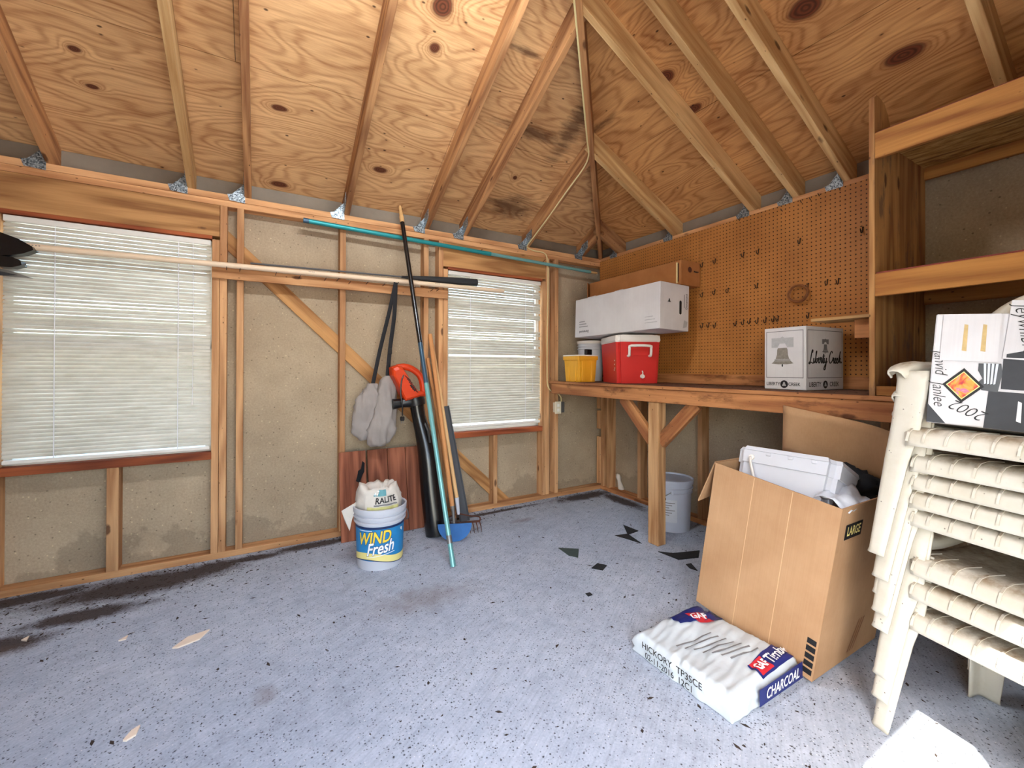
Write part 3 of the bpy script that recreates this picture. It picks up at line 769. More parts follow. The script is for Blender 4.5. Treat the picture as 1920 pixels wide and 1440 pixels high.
# ------------------------------------------------------------------ pegboard, hooks, nails
peg = empty('pegboard', (0, 0, 1.16)); tag(peg, 'two brown perforated pegboard sheets covering the wall above the workbench', 'pegboard')
for y0, y1 in ((-1.139, -0.004), (-2.4235, -1.142)):
    o = box('pegboard_sheet', (-0.0125, y0, 0.0), (-0.0065, y1, H - 0.03 - 1.16), 'peg', peg)
    o.data = o.data.copy(); mb = o.matrix_basis.copy()
    for v in o.data.vertices: v.co = mb @ v.co
    o.matrix_basis = Matrix.Identity(4)
for y, z in [(-1.745, 2.25), (-1.86, 2.267), (-1.912, 2.266), (-1.959, 2.276), (-2.068, 2.272), (-1.456, 2.274), (-0.477, 2.249)]:
    tube('nail', [(-0.006, y, z - 1.16 - .02), (-0.045, y - 0.008, z - 1.16 - .012)], 0.002, 'hook', peg, 6)
HK = [(-1.274, 2.005), (-1.491, 2.004), (-1.596, 2.002), (-1.857, 2.005), (-1.167, 2.0), (-1.167, 1.77), (-1.27, 1.775), (-1.376, 1.77), (-1.589, 1.77), (-1.903, 1.715), (-2.007, 1.721), (-2.065, 1.717), (-1.168, 1.532), (-1.222, 1.532), (-1.275, 1.527), (-1.437, 1.525), (-1.492, 1.528), (-1.537, 1.531), (-1.592, 1.529), (-1.646, 1.528), (-1.698, 1.53), (-1.725, 1.531), (-1.906, 1.533), (-2.182, 1.986)]
hk0 = None
rows = {2.0: 'top row', 1.74: 'middle row', 1.53: 'lowest row'}
for (y, z) in HK:
    if hk0 is None:
        hk0 = tube('peg_hook', [(0, 0, 0.016), (-0.008, 0, 0.018), (-0.010, 0, 0.004), (-0.013, 0, -0.012), (-0.024, 0, -0.018), (-0.034, 0, -0.010), (-0.037, 0, 0.004)], 0.0028, 'hook', None, 6, 3)
        o = hk0
    else: o = hk0.copy(); COL.objects.link(o)
    o.location = (-0.0125, y, z)
    row = min(rows, key=lambda k: abs(k - z))
    same = sorted([h for h in HK if min(rows, key=lambda k: abs(k - h[1])) == row], key=lambda h: -h[0]); k_ = same.index((y, z))
    ordn = ['first', 'second', 'third', 'fourth', 'fifth', 'sixth', 'seventh', 'eighth', 'ninth', 'tenth', 'eleventh'][k_]
    tag(o, '%s small J-shaped hook from the left in the %s of the pegboard' % (ordn, rows[row]), 'hook', 'pegboard hooks')
ring = empty('coiled_belt', (-0.035, -1.857, 1.62)); tag(ring, 'coiled tan belt hanging from a pegboard hook', 'belt')
for k, (rr, dx, sq) in enumerate(((0.055, 0.0, 1.0), (0.050, -0.010, 0.92), (0.057, -0.018, 0.9))):
    tube('belt_loop', [(dx + 0.004 * math.sin(3 * t), rr * math.cos(t), 0.055 + rr * sq * math.sin(t)) for t in [2 * math.pi * i / 28 for i in range(29)]], 0.004, 'belt', ring, 6)

# ------------------------------------------------------------------ cable and outlet
cab = [( -t - 0.012, -t + 0.012, H + 0.5 * t - 0.052 + 0.004 * math.sin(9 * t)) for t in (1.95, 1.75, 1.6, 1.45, 1.3, 1.15, 1.0, 0.93)]
cab += [(-0.888, -0.80, H + 0.385), (-0.888, -0.6, H + 0.285), (-0.888, -0.36, H + 0.16), (-0.888, -0.12, H + 0.045), (-0.89, -0.035, H + 0.002), (-0.872, -0.010, H - 0.014), (-0.80, -0.008, H - 0.03), (-0.70, -0.008, H - 0.034), (-0.66, -0.008, H - 0.075), (-0.648, -0.008, 2.1), (-0.655, -0.008, 1.6), (-0.656, -0.008, 1.15), (-0.648, -0.009, 1.04), (-0.60, -0.012, 0.985), (-0.55, -0.03, 0.97), (-0.515, -0.035, 0.93), (-0.512, -0.03, 0.885)]
cb = tube('electric_cable', cab, 0.0055, 'cable', None, 6, 3); tag(cb, 'cream electric cable stapled down the hip rafter and wall', 'cable')
ou = empty('electrical_outlet', (-0.541, -0.004, 0.78)); tag(ou, 'ivory outlet box on stud below the workbench end', 'outlet')
boxm('cover_plate', (0.07, 0.008, 0.115), 'outlet', ou, Matrix.Translation((-0.02, -0.046, 0.06)), 0.003)
boxm('switch_box', (0.062, 0.045, 0.10), 'steel', ou, Matrix.Translation((0.028, -0.02, 0.062)), 0.002)
boxm('box_body', (0.05, 0.042, 0.09), 'outlet', ou, Matrix.Translation((-0.02, -0.021, 0.06)), 0.002)
for dz in (0.038, 0.082): boxm('socket', (0.03, 0.004, 0.028), 'white_paint', ou, Matrix.Translation((-0.02, -0.0515, dz)), 0.002)

# ------------------------------------------------------------------ workbench
BZ = 1.085
bn = empty('workbench', (-0.31, -1.3, 0)); tag(bn, 'long wall workbench with worn timber apron on one braced post', 'workbench')
Y0, Y1 = -2.95, -0.006
o_ = Vector((-0.31, -1.3, 0))
def bb(name, lo, hi, mat, bev=0.003, grain=None): return box(name, Vector(lo) - o_, Vector(hi) - o_, mat, bn, bev, grain)
bb('bench_top', (-0.624, Y0, BZ - 0.019), (-0.016, Y1, BZ), 'benchtop', 0.003)
bb('top_edging', (-0.638, Y0, BZ - 0.020), (-0.6245, Y1, BZ + 0.001), 'bench', 0.002)
bb('apron', (-0.630, Y0, 0.974), (-0.592, Y1 - 0.03, BZ - 0.0205), 'bench')
bb('ledger', (-0.04, Y0, 0.976), (-0.002, Y1, BZ - 0.0195), 'bench')
bb('end_joist', (-0.59, -0.045, 0.976), (-0.042, -0.007, BZ - 0.0195), 'bench')
bb('post', (-0.622, -1.262, 0.0), (-0.544, -1.173, 0.973), 'post', 0.004, grain=2)
for s, nm in ((1, 'brace'), (-1, 'brace')):
    pa = Vector((-0.583, -1.217 + s * 0.035, 0.70)) - o_; pb = Vector((-0.583, -1.217 + s * 0.315, 0.985)) - o_
    beam('brace', pa, pb, 0.036, 0.085, 'bench', bn, (0, s, -1) if False else (0, -s, 1), 0.003)

# ------------------------------------------------------------------ shelf unit standing on the bench
su = empty('shelf_unit', (-0.3, -2.44, BZ)); tag(su, 'tall open timber shelving standing on the far end of the workbench', 'shelves')
so = Vector((-0.3, -2.44, BZ))
def sb(name, lo, hi, mat, bev=0.002, grain=None): return box(name, Vector(lo) - so, Vector(hi) - so, mat, su, bev, grain)
SY1, SY0 = -2.424, -3.63
zt = lambda x: ROOFZ - 0.5 * x
prof = [(-0.611, 0.0), (-0.611, 1.318), (-0.590, 1.335), (-0.560, 1.334), (-0.505, 1.32), (-0.47, 1.285), (-0.445, 1.24), (-0.43, 1.165), (-0.014, 1.165), (-0.014, 0.0)]
vs = [(x + 0.3, yy, z) for yy in (0.016, -0.004) for x, z in prof]; n = len(prof)
pm = Matrix(((0, 0, -1, 0), (0, 1, 0, 0), (1, 0, 0, 0), (0, 0, 0, 1)))   # local X = up, so the grain runs vertically
inv = pm.inverted()
fix(mesh('side_panel', [inv @ Vector(v) for v in vs], [list(range(n))[::-1], list(range(n, 2 * n))] + [[i, (i + 1) % n, n + (i + 1) % n, n + i] for i in range(n)], 'panel_ply', su, False, pm))
for (zf0, zf1, deck, zc) in ((2.130, 2.243, 2.243, 2.165), (1.522, 1.622, 1.622, 1.53)):
    sb('shelf_lip', (-0.613, SY0, zf0), (-0.592, SY1 - 0.021, zf1), 'shelfwood')
    sb('shelf_board', (-0.591, SY0, deck - 0.018), (-0.016, SY1 - 0.021, deck), 'osb', 0, grain=0)
    sb('painted_edge', (-0.600, SY0, deck), (-0.56, SY1 - 0.021, deck + 0.008), 'redpaint', 0.001)
    sb('rear_cleat', (-0.04, SY0, zc), (-0.0165, SY1 - 0.021, deck - 0.019), 'shelfwood')
sb('base_cleat', (-0.60, -2.52, BZ + 0.001), (-0.562, SY1 - 0.0205, BZ + 0.042), 'shelfwood')
# little shelf on the outside of the shelving
ls = empty('small_corner_shelf', (-0.12, -2.3, 1.36)); tag(ls, 'short pale board on a timber block fixed beside the shelving', 'shelf')
boxm('shelf_board', (0.365, 0.20, 0.016), 'rafter_pale', ls, Matrix.Translation((-0.10, 0.064, 0.112)) @ Euler((0, 0, R(90))).to_matrix().to_4x4(), 0.003)
boxm('timber_block', (0.185, 0.038, 0.10), 'bench', ls, Matrix.Translation((-0.13, -0.029, 0.053)) @ Euler((0, 0, R(90))).to_matrix().to_4x4(), 0.003)

# ------------------------------------------------------------------ things on the bench
def at_box(name, dims, c, rot, label, cat, group=None):
    """Empty at the base of a box-shaped thing; local axes at the base centre"""
    e = Euler([R(a) for a in rot]).to_matrix().to_4x4()
    m = Matrix.Translation(c) @ e @ Matrix.Translation((0, 0, -dims[2] / 2))
    o = empty(name, mtx=m); tag(o, label, cat, group); return o
FX = ((0, -1, 0), (0, 0, 1)); FY = ((1, 0, 0), (0, 0, 1))        # right/up of the -x and -y faces

# white wine carton with bell prints
D = (0.355, 0.233, 0.350)
lc = at_box('wine_carton', D, (-0.214, -1.968, BZ + 0.002 + D[2] / 2), (0, 0, -5.12), 'white wine carton printed with a grey bell on the workbench', 'carton')
boxm('carton', D, 'whitecard', lc, Matrix.Translation((0, 0, D[2] / 2)), 0.003)
bellp = [(-.50, 0), (-.42, .06), (-.30, .22), (-.25, .40), (-.235, .62), (-.20, .70), (.20, .70), (.235, .62), (.25, .40), (.30, .22), (.42, .06), (.50, 0), (.2, -.04), (-.2, -.04)]
def bell_print(par, c, rgt, upv, s, dark):
    flatpoly('bell_print', [(x * s, y * s) for x, y in bellp], dark, par, c, rgt, upv, 0.0012)
    flatpoly('bell_print', [(-.5 * s, .72 * s), (-.22 * s, .72 * s), (-.12 * s, .9 * s), (.12 * s, .9 * s), (.22 * s, .72 * s), (.5 * s, .72 * s), (.5 * s, 1.16 * s), (.1 * s, 1.16 * s), (0, 1.22 * s), (-.1 * s, 1.16 * s), (-.5 * s, 1.16 * s)], 'ink_pale' if dark == 'bell' else dark, par, c, rgt, upv, 0.0012)
    flatpoly('bell_print', [(-.025 * s, -.04 * s), (.025 * s, -.04 * s), (.035 * s, -.12 * s), (0, -.17 * s), (-.035 * s, -.12 * s)], 'ink_black', par, c, rgt, upv, 0.0012)
    for yy in (0.1, 0.17): flatpoly('bell_print', [(-.39 * s, yy * s), (.39 * s, yy * s), (.37 * s, (yy + .02) * s), (-.37 * s, (yy + .02) * s)], 'ink_pale', par, c, rgt, upv, 0.0017)
def frame_print(par, c, rgt, upv, w, h, t, mat):
    for x0, y0, x1, y1 in ((-w / 2, h / 2 - t, w / 2, h / 2), (-w / 2, -h / 2, w / 2, -h / 2 + t), (-w / 2, -h / 2, -w / 2 + t, h / 2), (w / 2 - t, -h / 2, w / 2, h / 2)):
        flatpoly('printed_border', [(x0, y0), (x1, y0), (x1, y1), (x0, y1)], mat, par, c, rgt, upv, 0.001)
fc = (-D[0] / 2, 0, D[2] / 2); fd = (0, -D[1] / 2, D[2] / 2)
frame_print(lc, (fc[0], 0, D[2] * .565), *FX, D[1] * .90, D[2] * .76, 0.0035, 'ink_grey')
frame_print(lc, (0, fd[1], D[2] * .565), *FY, D[0] * .92, D[2] * .76, 0.0035, 'ink_grey')
bell_print(lc, (fc[0], 0.01, D[2] * .42), *FX, 0.125, 'bell')
bell_print(lc, (-0.0, fd[1], D[2] * .60), *FY, 0.062, 'ink_grey')
LCS = [[(0.9, 1.7), (1.05, 2.05), (0.85, 2.1), (0.6, 1.3), (0.35, 0.4), (0.0, 0.1), (0.15, -0.05), (0.5, 0.2), (1.0, 0.05), (1.3, 0.2)],
 [(1.3, 0.9), (1.2, 0.3), (1.35, 0.1), (1.6, 0.4)], [(1.6, 0.4), (2.0, 1.7), (2.05, 2.0), (1.9, 1.7), (1.75, 0.4), (1.9, 0.1), (2.15, 0.4), (2.1, 0.8), (2.4, 0.75)],
 [(2.45, .45), (2.7, .7), (2.65, .95), (2.5, .7), (2.5, .25), (2.7, .1), (3.0, .5)], [(3.0, .5), (3.1, 1.0), (3.2, .85), (3.35, .9), (3.25, .3), (3.4, .1), (3.6, .5)],
 [(3.6, .5), (3.95, 1.6), (3.75, .3), (3.9, .1), (4.1, .4)], [(3.6, 1.2), (4.25, 1.25)],
 [(4.15, .95), (4.1, .4), (4.3, .15), (4.6, .5), (4.7, .95)], [(4.7, .95), (4.4, -.6), (4.1, -1.0), (3.95, -.8), (4.3, -.2), (4.9, .4)],
 [(6.3, 1.7), (6.2, 2.0), (5.9, 1.9), (5.5, 1.2), (5.4, .5), (5.65, .1), (6.1, .3), (6.4, .7)], [(6.4, .5), (6.5, 1.0), (6.6, .85), (6.75, .9), (6.65, .3), (6.8, .1), (7.0, .5)],
 [(7.0, .45), (7.25, .7), (7.2, .95), (7.05, .7), (7.05, .25), (7.25, .1), (7.5, .45)], [(7.5, .45), (7.75, .7), (7.7, .95), (7.55, .7), (7.55, .25), (7.75, .1), (8.05, .5)],
 [(8.05, .5), (8.5, 1.8), (8.6, 2.0), (8.45, 1.7), (8.2, .1)], [(8.25, .6), (8.6, .95), (8.4, .6), (8.7, .15), (8.9, .35)]]
strokes('lettering', [[(x - 4.5, y - 0.6) for x, y in l] for l in LCS], 0.22, 'ink_black', lc, (0.004, fd[1], D[2] * .475), *FY, 0.0345)
for c_, ru, w_ in (((fc[0], 0, D[2] * .085), FX, D[1]), ((0, fd[1], D[2] * .085), FY, D[0])):
    a = Vector(ru[0])
    text('LIBERTY', 0.036 if ru is FY else 0.026, 'ink_black', lc, Vector(c_) - a * (w_ * .27), *ru, bold=0.012, sx=0.85)
    text('CREEK', 0.036 if ru is FY else 0.026, 'ink_black', lc, Vector(c_) + a * (w_ * .24), *ru, bold=0.012, sx=0.85)
    flatpoly('round_emblem', [(0.022 * math.cos(t * math.pi / 9), 0.022 * math.sin(t * math.pi / 9)) for t in range(18)], 'ink_black', lc, c_, *ru, 0.0012)
    flatpoly('bell_print', [(-.012, -.010), (-.006, .004), (-.004, .012), (.004, .012), (.006, .004), (.012, -.010)], 'ink_pale', lc, c_, *ru, 0.0018)

# red cooler
D = (0.356, 0.47, 0.375)
ck = at_box('cooler', D, (-0.288, -0.668, BZ + 0.002 + D[2] / 2), (0, 0, -26.8), 'red picnic cooler with white lid and handle on the workbench', 'cooler')
def tapered(name, d0, d1, z0, z1, mat, par, bev=0.02, seg=3):
    bm = bmesh.new(); bmesh.ops.create_cube(bm, size=1.0)
    for v in bm.verts:
        t = v.co.z + 0.5; w = d0[0] + (d1[0] - d0[0]) * t; l = d0[1] + (d1[1] - d0[1]) * t
        v.co = Vector((v.co.x * w, v.co.y * l, z0 + (z1 - z0) * t))
    es = [e for e in bm.edges if abs(e.verts[0].co.z - e.verts[1].co.z) > 0.01 * (z1 - z0)]
    bmesh.ops.bevel(bm, geom=es, offset=bev, segments=seg, affect='EDGES')
    me = bpy.data.meshes.new(name); bm.to_mesh(me); bm.free(); me.materials.append(MT[mat])
    o = bpy.data.objects.new(name, me); return link(o, par)
tapered('body', (0.325, 0.44), (0.352, 0.466), 0.0, 0.325, 'red', ck, 0.028)
tapered('body_rim', (0.356, 0.470), (0.358, 0.472), 0.3255, 0.336, 'cooler_white', ck, 0.03)
tapered('lid', (0.364, 0.478), (0.356, 0.470), 0.3365, 0.378, 'cooler_white', ck, 0.03)
tapered('lid_panel', (0.30, 0.41), (0.29, 0.40), 0.3782, 0.384, 'cooler_white', ck, 0.02)
hx = 0.085; hy = -0.236
tube('handle', [(-hx, hy + .01, 0.215), (-hx, hy - 0.022, 0.22), (-hx, hy - 0.028, 0.27), (-hx + .012, hy - 0.030, 0.292), (hx - .012, hy - 0.030, 0.292), (hx, hy - 0.028, 0.27), (hx, hy - 0.022, 0.22), (hx, hy + .01, 0.215)], 0.0105, 'cooler_white', ck, 8, 3)
boxm('handle_recess', (0.15, 0.006, 0.055), 'red', ck, Matrix.Translation((0, -0.229, 0.245)), 0.002)
dp = lathe('drain_plug', [(0.001, -0.012), (0.016, -0.011), (0.018, 0.004)], 'cooler_white', ck, 14, cap0=True)
dp.matrix_basis = Matrix.Translation((0.03, -0.226, 0.055)) @ Euler((R(-90), 0, 0)).to_matrix().to_4x4()
tube('plug_strap', [(0.03, -0.232, 0.065), (0.03, -0.236, 0.085), (0.028, -0.231, 0.098)], 0.005, 'cooler_white', ck, 6)
for k, (dy, dz) in enumerate(((-.17, .18), (-.165, .15), (-.175, .12), (-.16, .105))):
    flatpoly('white_scrawl', [(-.012, 0), (.004, .006), (.014, .002), (.006, -.008), (-.004, -.004)], 'ink_white', ck, (-0.172, dy, dz), *FX, 0.003)

# yellow crate and white bucket, long cartons
yc = at_box('yellow_crate', (0.215, 0.225, 0.235), (-0.502, -0.298, BZ + 0.002 + 0.1175), (0, 0, -1.2), 'yellow plastic crate with white lid at the left bench end', 'crate')
tapered('crate_body', (0.185, 0.195), (0.208, 0.218), 0.0, 0.205, 'yellow', yc, 0.012)
tapered('crate_rim', (0.222, 0.232), (0.224, 0.234), 0.19, 0.222, 'yellow', yc, 0.012)
for s in (-1, 1):
    boxm('corner_rib', (0.012, 0.03, 0.185), 'yellow', yc, Matrix.Translation((-0.098, s * 0.045, 0.093)), 0.003)
    boxm('corner_rib', (0.03, 0.012, 0.185), 'yellow', yc, Matrix.Translation((s * 0.05, -0.103, 0.093)), 0.003)
boxm('lid', (0.216, 0.226, 0.010), 'cooler_white', yc, Matrix.Translation((0, 0, 0.228)), 0.003)
wb = empty('white_bucket', (-0.262, -0.158, BZ + 0.002)); tag(wb, 'lidded white bucket behind the yellow crate under the long white carton', 'bucket')
lathe('bucket_body', [(0.105, 0), (0.118, 0.29), (0.125, 0.292), (0.125, 0.30), (0.119, 0.302), (0.120, 0.315), (0.127, 0.317), (0.127, 0.325), (0.121, 0.327), (0.122, 0.345)], 'white_plastic', wb, 32)
lathe('bucket_lid', [(0.129, 0.346), (0.131, 0.37), (0.122, 0.372), (0.120, 0.364), (0.0, 0.364)], 'cooler_white', wb, 32)
bk = box('mystery_block', (0, 0, 0), (0.09, 0.03, 0.05), 'black', None, 0.004); bk.name = 'black_case'
bk.matrix_basis = Matrix.Translation((-0.44, -0.33, BZ + 0.002 + 0.235 + 0.026)) @ Euler((0, 0, R(20))).to_matrix().to_4x4()
tag(bk, 'small black case lying on the yellow crate lid', 'case')

D = (0.305, 0.984, 0.34)
wl = at_box('long_white_carton', D, (-0.322, -0.672, 1.652), (-0.4, 2.0, -1.4), 'long white carton lying across the cooler lid', 'carton')
boxm('carton', D, 'whitecard', wl, Matrix.Translation((0, 0, D[2] / 2)), 0.003)
for y, w in ((-0.06, 0.09), (0.28, 0.10)): boxm('top_flap_edge', (0.03, w, 0.006), 'whitecard', wl, Matrix.Translation((-0.13, y, D[2] + 0.003)), 0.001)
text('Duramond', 0.030, 'ink_black', wl, (-D[0] / 2, 0.36, 0.045), (0, 1, 0), (0, 0, -1), bold=0.012)
for k in range(3): flatpoly('print_line', [(-.07, -.003), (.05 - .02 * k, -.003), (.05 - .02 * k, .003), (-.07, .003)], 'ink_grey', wl, (-D[0] / 2, 0.36, 0.09 + 0.022 * k), *FX, .001)
for k in range(3): flatpoly('print_line', [(-.05, -.0025), (.07 - .02 * k, -.0025), (.07 - .02 * k, .0025), (-.05, .0025)], 'ink_pale', wl, (-D[0] / 2, -0.40, 0.05 + 0.022 * k), *FX, .001)
flatpoly('hand_hole', [(-.012, -.045), (0, -.053), (.012, -.045), (.012, .045), (0, .053), (-.012, .045)], 'ink_black', wl, (0.06, -D[1] / 2, 0.17), *FY, .001)
bell_like = [(-.5, 0), (-.2, .25), (-.15, .6), (.15, .6), (.2, .25), (.5, 0)]
flatpoly('small_emblem', [(x * .035, y * .04) for x, y in bell_like], 'ink_black', wl, (-0.06, -D[1] / 2, 0.20), *FY, .001)
text('Duramond', 0.026, 'ink_black', wl, (0.125, -D[1] / 2, 0.22), (0, 0, 1), (-1, 0, 0), bold=0.012)
flatpoly('print_line', [(-.003, -.05), (.003, -.05), (.003, .05), (-.003, .05)], 'ink_grey', wl, (0.10, -D[1] / 2, 0.22), *FY, .001)
flatpoly('dirt_smudge', [(-.02, -.03), (.02, -.02), (.03, .02), (-.01, .03)], 'ink_pale', wl, (0.11, -D[1] / 2, 0.05), *FY, .0008)

D = (0.215, 1.045, 0.185)
br = at_box('long_brown_carton', D, (-0.132, -0.63, 1.922), (0, 0, -1.0), 'long brown carton lying behind the white one against the pegboard', 'carton')
boxm('carton', D, 'card2', br, Matrix.Translation((0, 0, D[2] / 2)), 0.003)
boxm('end_flap', (0.16, 0.004, 0.20), 'card2', br, Matrix.Translation((-0.10, D[1] / 2 + 0.02, D[2] / 2 - 0.01)) @ Euler((0, 0, R(40))).to_matrix().to_4x4())
boxm('tape_seam', (0.004, 0.012, D[2] - 0.03), 'cable', br, Matrix.Translation((-D[0] / 2 - 0.002, -D[1] / 2 + 0.035, D[2] / 2)))
boxm('tape_seam', (0.002, 0.006, D[2] - 0.05), 'ink_black', br, Matrix.Translation((-D[0] / 2 - 0.0045, -D[1] / 2 + 0.022, D[2] / 2)))
flatpoly('round_emblem', [(.022 * math.cos(t * math.pi / 8), .022 * math.sin(t * math.pi / 8)) for t in range(16)], 'rust', br, (-0.01, -D[1] / 2, 0.12), *FY, .001)
strokes('lettering', [[(0, 0), (.5, .6), (.8, 0), (1.2, .5), (1.6, 0), (2.0, .6), (2.4, .1), (3.0, .5)]], .35, 'ink_black', br, (0.035, -D[1] / 2, 0.105), *FY, 0.018)

# ------------------------------------------------------------------ tools along the window wall
def pole(name, p0, p1, r, mat, parent): return tube(name, [p0, p1], r, mat, parent, 12)
def lerp(a, b, t): return Vector(a).lerp(Vector(b), t)
def rel(root, pts): return [Vector(p) - root.location for p in pts]

# cream pole pruner resting on the nails of the hook rail
pp = empty('pole_pruner', (-3.2, -0.06, 1.84)); tag(pp, 'cream fibreglass pole pruner with black head resting along the hook rail', 'pruner')
A, B = Vector((-4.16, -0.062, 1.826)), Vector((-1.16, -0.045, 1.866))
pole('pole', A - pp.location, B - pp.location, 0.0175, 'fibreglass', pp)
pole('pole_tip', lerp(A, B, 0.915) - pp.location + Vector((0, -.001, 0)), B + (B - A).normalized() * 0.02 - pp.location, 0.0145, 'fibreglass', pp)
for t, w in ((0.06, .05), (0.50, .04), (0.80, .04)):
    q = lerp(A, B, t) - pp.location
    for k in range(4): boxm('stamp_mark', (0.006, 0.002, 0.008), 'ink_grey', pp, Matrix.Translation(q + Vector((k * w / 4, -0.0155, 0.004))))
hp = Vector((-4.05, -0.075, 1.795)) - pp.location
prism('pruner_head', [(-0.16, -.045), (-0.05, -.055), (0.045, -.03), (0.085, -.005), (0.08, 0.012), (0.03, 0.045), (-0.05, 0.075), (-0.16, 0.07)], 1, -0.03, 0.03, 'black_gloss', pp, Matrix.Translation(hp + Vector((0.01, 0, 0.015))))
prism('lever', [(-0.16, -.03), (0.0, -.028), (0.035, -.012), (0.03, 0.012), (0.0, 0.025), (-0.16, 0.03)], 1, -0.035, 0.025, 'black_gloss', pp, Matrix.Translation(hp + Vector((0.02, 0, -0.062))))
prism('saw_blade', [(-0.18, 0.045), (0.02, 0.0), (0.095, -0.028), (0.0, -0.026), (-0.18, -0.012)], 1, -0.004, 0.004, 'steel', pp, Matrix.Translation(hp + Vector((-0.01, 0, -0.105))))
prism('hook_blade', [(-0.18, 0.012), (0.0, -0.012), (0.05, -0.022), (0.0, -0.03), (-0.18, -0.04)], 1, -0.012, -0.004, 'black_rubber', pp, Matrix.Translation(hp + Vector((-0.02, 0, -0.10))))

# grey foam grip tool behind it
gg = empty('grip_pole', (-1.8, -0.05, 1.89)); tag(gg, 'dark grey tapered foam grip pole lying on the hook rail', 'pole')
a_, b_ = Vector((-2.02, -0.028, 1.894)), Vector((-1.40, -0.032, 1.915))
tube('grip', [lerp(a_, b_, t) - gg.location for t in (0, 0.15, 0.45, 0.75, 1.0)], [0.009, 0.015, 0.024, 0.029, 0.029], 'black_rubber', gg, 12)
tube('shaft', [Vector((-3.0, -0.026, 1.874)) - gg.location, lerp(a_, b_, .12) - gg.location], 0.006, 'grey_plastic', gg, 8)
tube('end_cap', [b_ - gg.location, b_ + (b_ - a_).normalized() * 0.01 - gg.location], 0.0295, 'black_rubber', gg, 12)

# nails in the rail
NAILS = [(-3.13, 1.815), (-3.06, 1.812), (-2.86, 1.81), (-2.72, 1.806), (-2.56, 1.807), (-2.48, 1.812), (-2.40, 1.80), (-2.28, 1.81), (-2.16, 1.81), (-2.06, 1.83), (-1.93, 1.808), (-1.79, 1.805), (-1.74, 1.81)]
for x, z in NAILS: tube('rail_nail', [(x, -0.004, z), (x + 0.006, -0.075, z + 0.012)], 0.0022, 'hook', wall_back, 6)

# teal pole along the top plate
tp = empty('teal_pole', (-1.4, -0.03, 2.18)); tag(tp, 'teal metal extension pole hung level under the top plate', 'pole')
A, B = Vector((-2.69, -0.032, 2.205)), Vector((-0.16, -0.032, 2.147))
pole('tube', A - tp.location, lerp(A, B, 0.55) - tp.location, 0.0165, 'teal', tp)
pole('inner_tube', lerp(A, B, 0.55) - tp.location, B - tp.location, 0.0145, 'teal_pale', tp)
pole('collar', lerp(A, B, 0.535) - tp.location, lerp(A, B, 0.565) - tp.location, 0.0185, 'teal', tp)
pole('end_sleeve', A - (B - A).normalized() * .005 - tp.location, lerp(A, B, 0.012) - tp.location, 0.0175, 'blue_metal', tp)
tube('threaded_tip', [B - tp.location + (B - A).normalized() * s for s in (0, 0.02, 0.03, 0.04, 0.05, 0.06, 0.07, 0.085)], [0.012, 0.013, 0.010, 0.012, 0.010, 0.012, 0.010, 0.008], 'bare_wood_tip', tp, 10)
for x in (-1.36, -0.72): tube('support_nail', rel(tp, [(x, -0.003, 2.164), (x + 0.01, -0.055, 2.195)]), 0.0022, 'hook', tp, 6)

# long leaning pole, black above and teal below
lp = empty('leaning_pole', (-1.928, -0.837, 0)); tag(lp, 'long black and teal extension pole leaning against the window wall', 'pole')
A, B = Vector((-1.928, -0.837, 0.0)), Vector((-2.035, -0.030, 2.43))
B2 = B - (B - A).normalized() * 0.145
g = lambda t: lerp(A, B2, t) - lp.location
pole('lower_tube', g(0.0), g(0.48), 0.0155, 'teal_pale', lp)
pole('middle_tube', g(0.48), g(0.60), 0.0157, 'blue_metal', lp)
pole('upper_tube', g(0.60), g(1.0), 0.0160, 'black_gloss', lp)
pole('foot_cap', g(0.0), g(0.02), 0.0170, 'teal_pale', lp); pole('collar', g(0.055), g(0.075), 0.0172, 'steel', lp)
dv = (B - A).normalized(); b0_ = B2 - lp.location
tube('threaded_tip', [b0_ + dv * s for s in (0, 0.05, 0.06, 0.085, 0.09, 0.10, 0.11, 0.12, 0.13, 0.145)], [0.0165, 0.0175, 0.014, 0.014, 0.011, 0.013, 0.011, 0.013, 0.011, 0.009], 'bare_wood_tip', lp, 12)

# half-moon edger
ed = empty('lawn_edger', (-1.79, -0.48, 0)); tag(ed, 'half-moon lawn edger with blue blade and wooden handle', 'edger')
A, B = Vector((-1.775, -0.455, 0.22)), Vector((-1.788, -0.018, 1.468))
pole('handle', A - ed.location, B - ed.location, 0.0165, 'handle', ed)
tube('socket', rel(ed, [(-1.77, -0.475, 0.10), (-1.773, -0.462, 0.20), (-1.775, -0.452, 0.235)]), [0.010, 0.012, 0.0185], 'steel', ed, 10)
bl = [(0.118 * math.cos(t), 0.118 * math.sin(t)) for t in [math.pi + math.pi * i / 16 for i in range(17)]]
mB = Matrix.Translation(Vector((-1.77, -0.485, 0.119)) - ed.location) @ Euler((R(-8), 0, R(-22))).to_matrix().to_4x4()
prism('blade', bl, 1, -0.002, 0.002, 'blade', ed, mB)
boxm('foot_tread', (0.236, 0.016, 0.006), 'blade', ed, mB @ Matrix.Translation((0, -0.006, 0.0)))

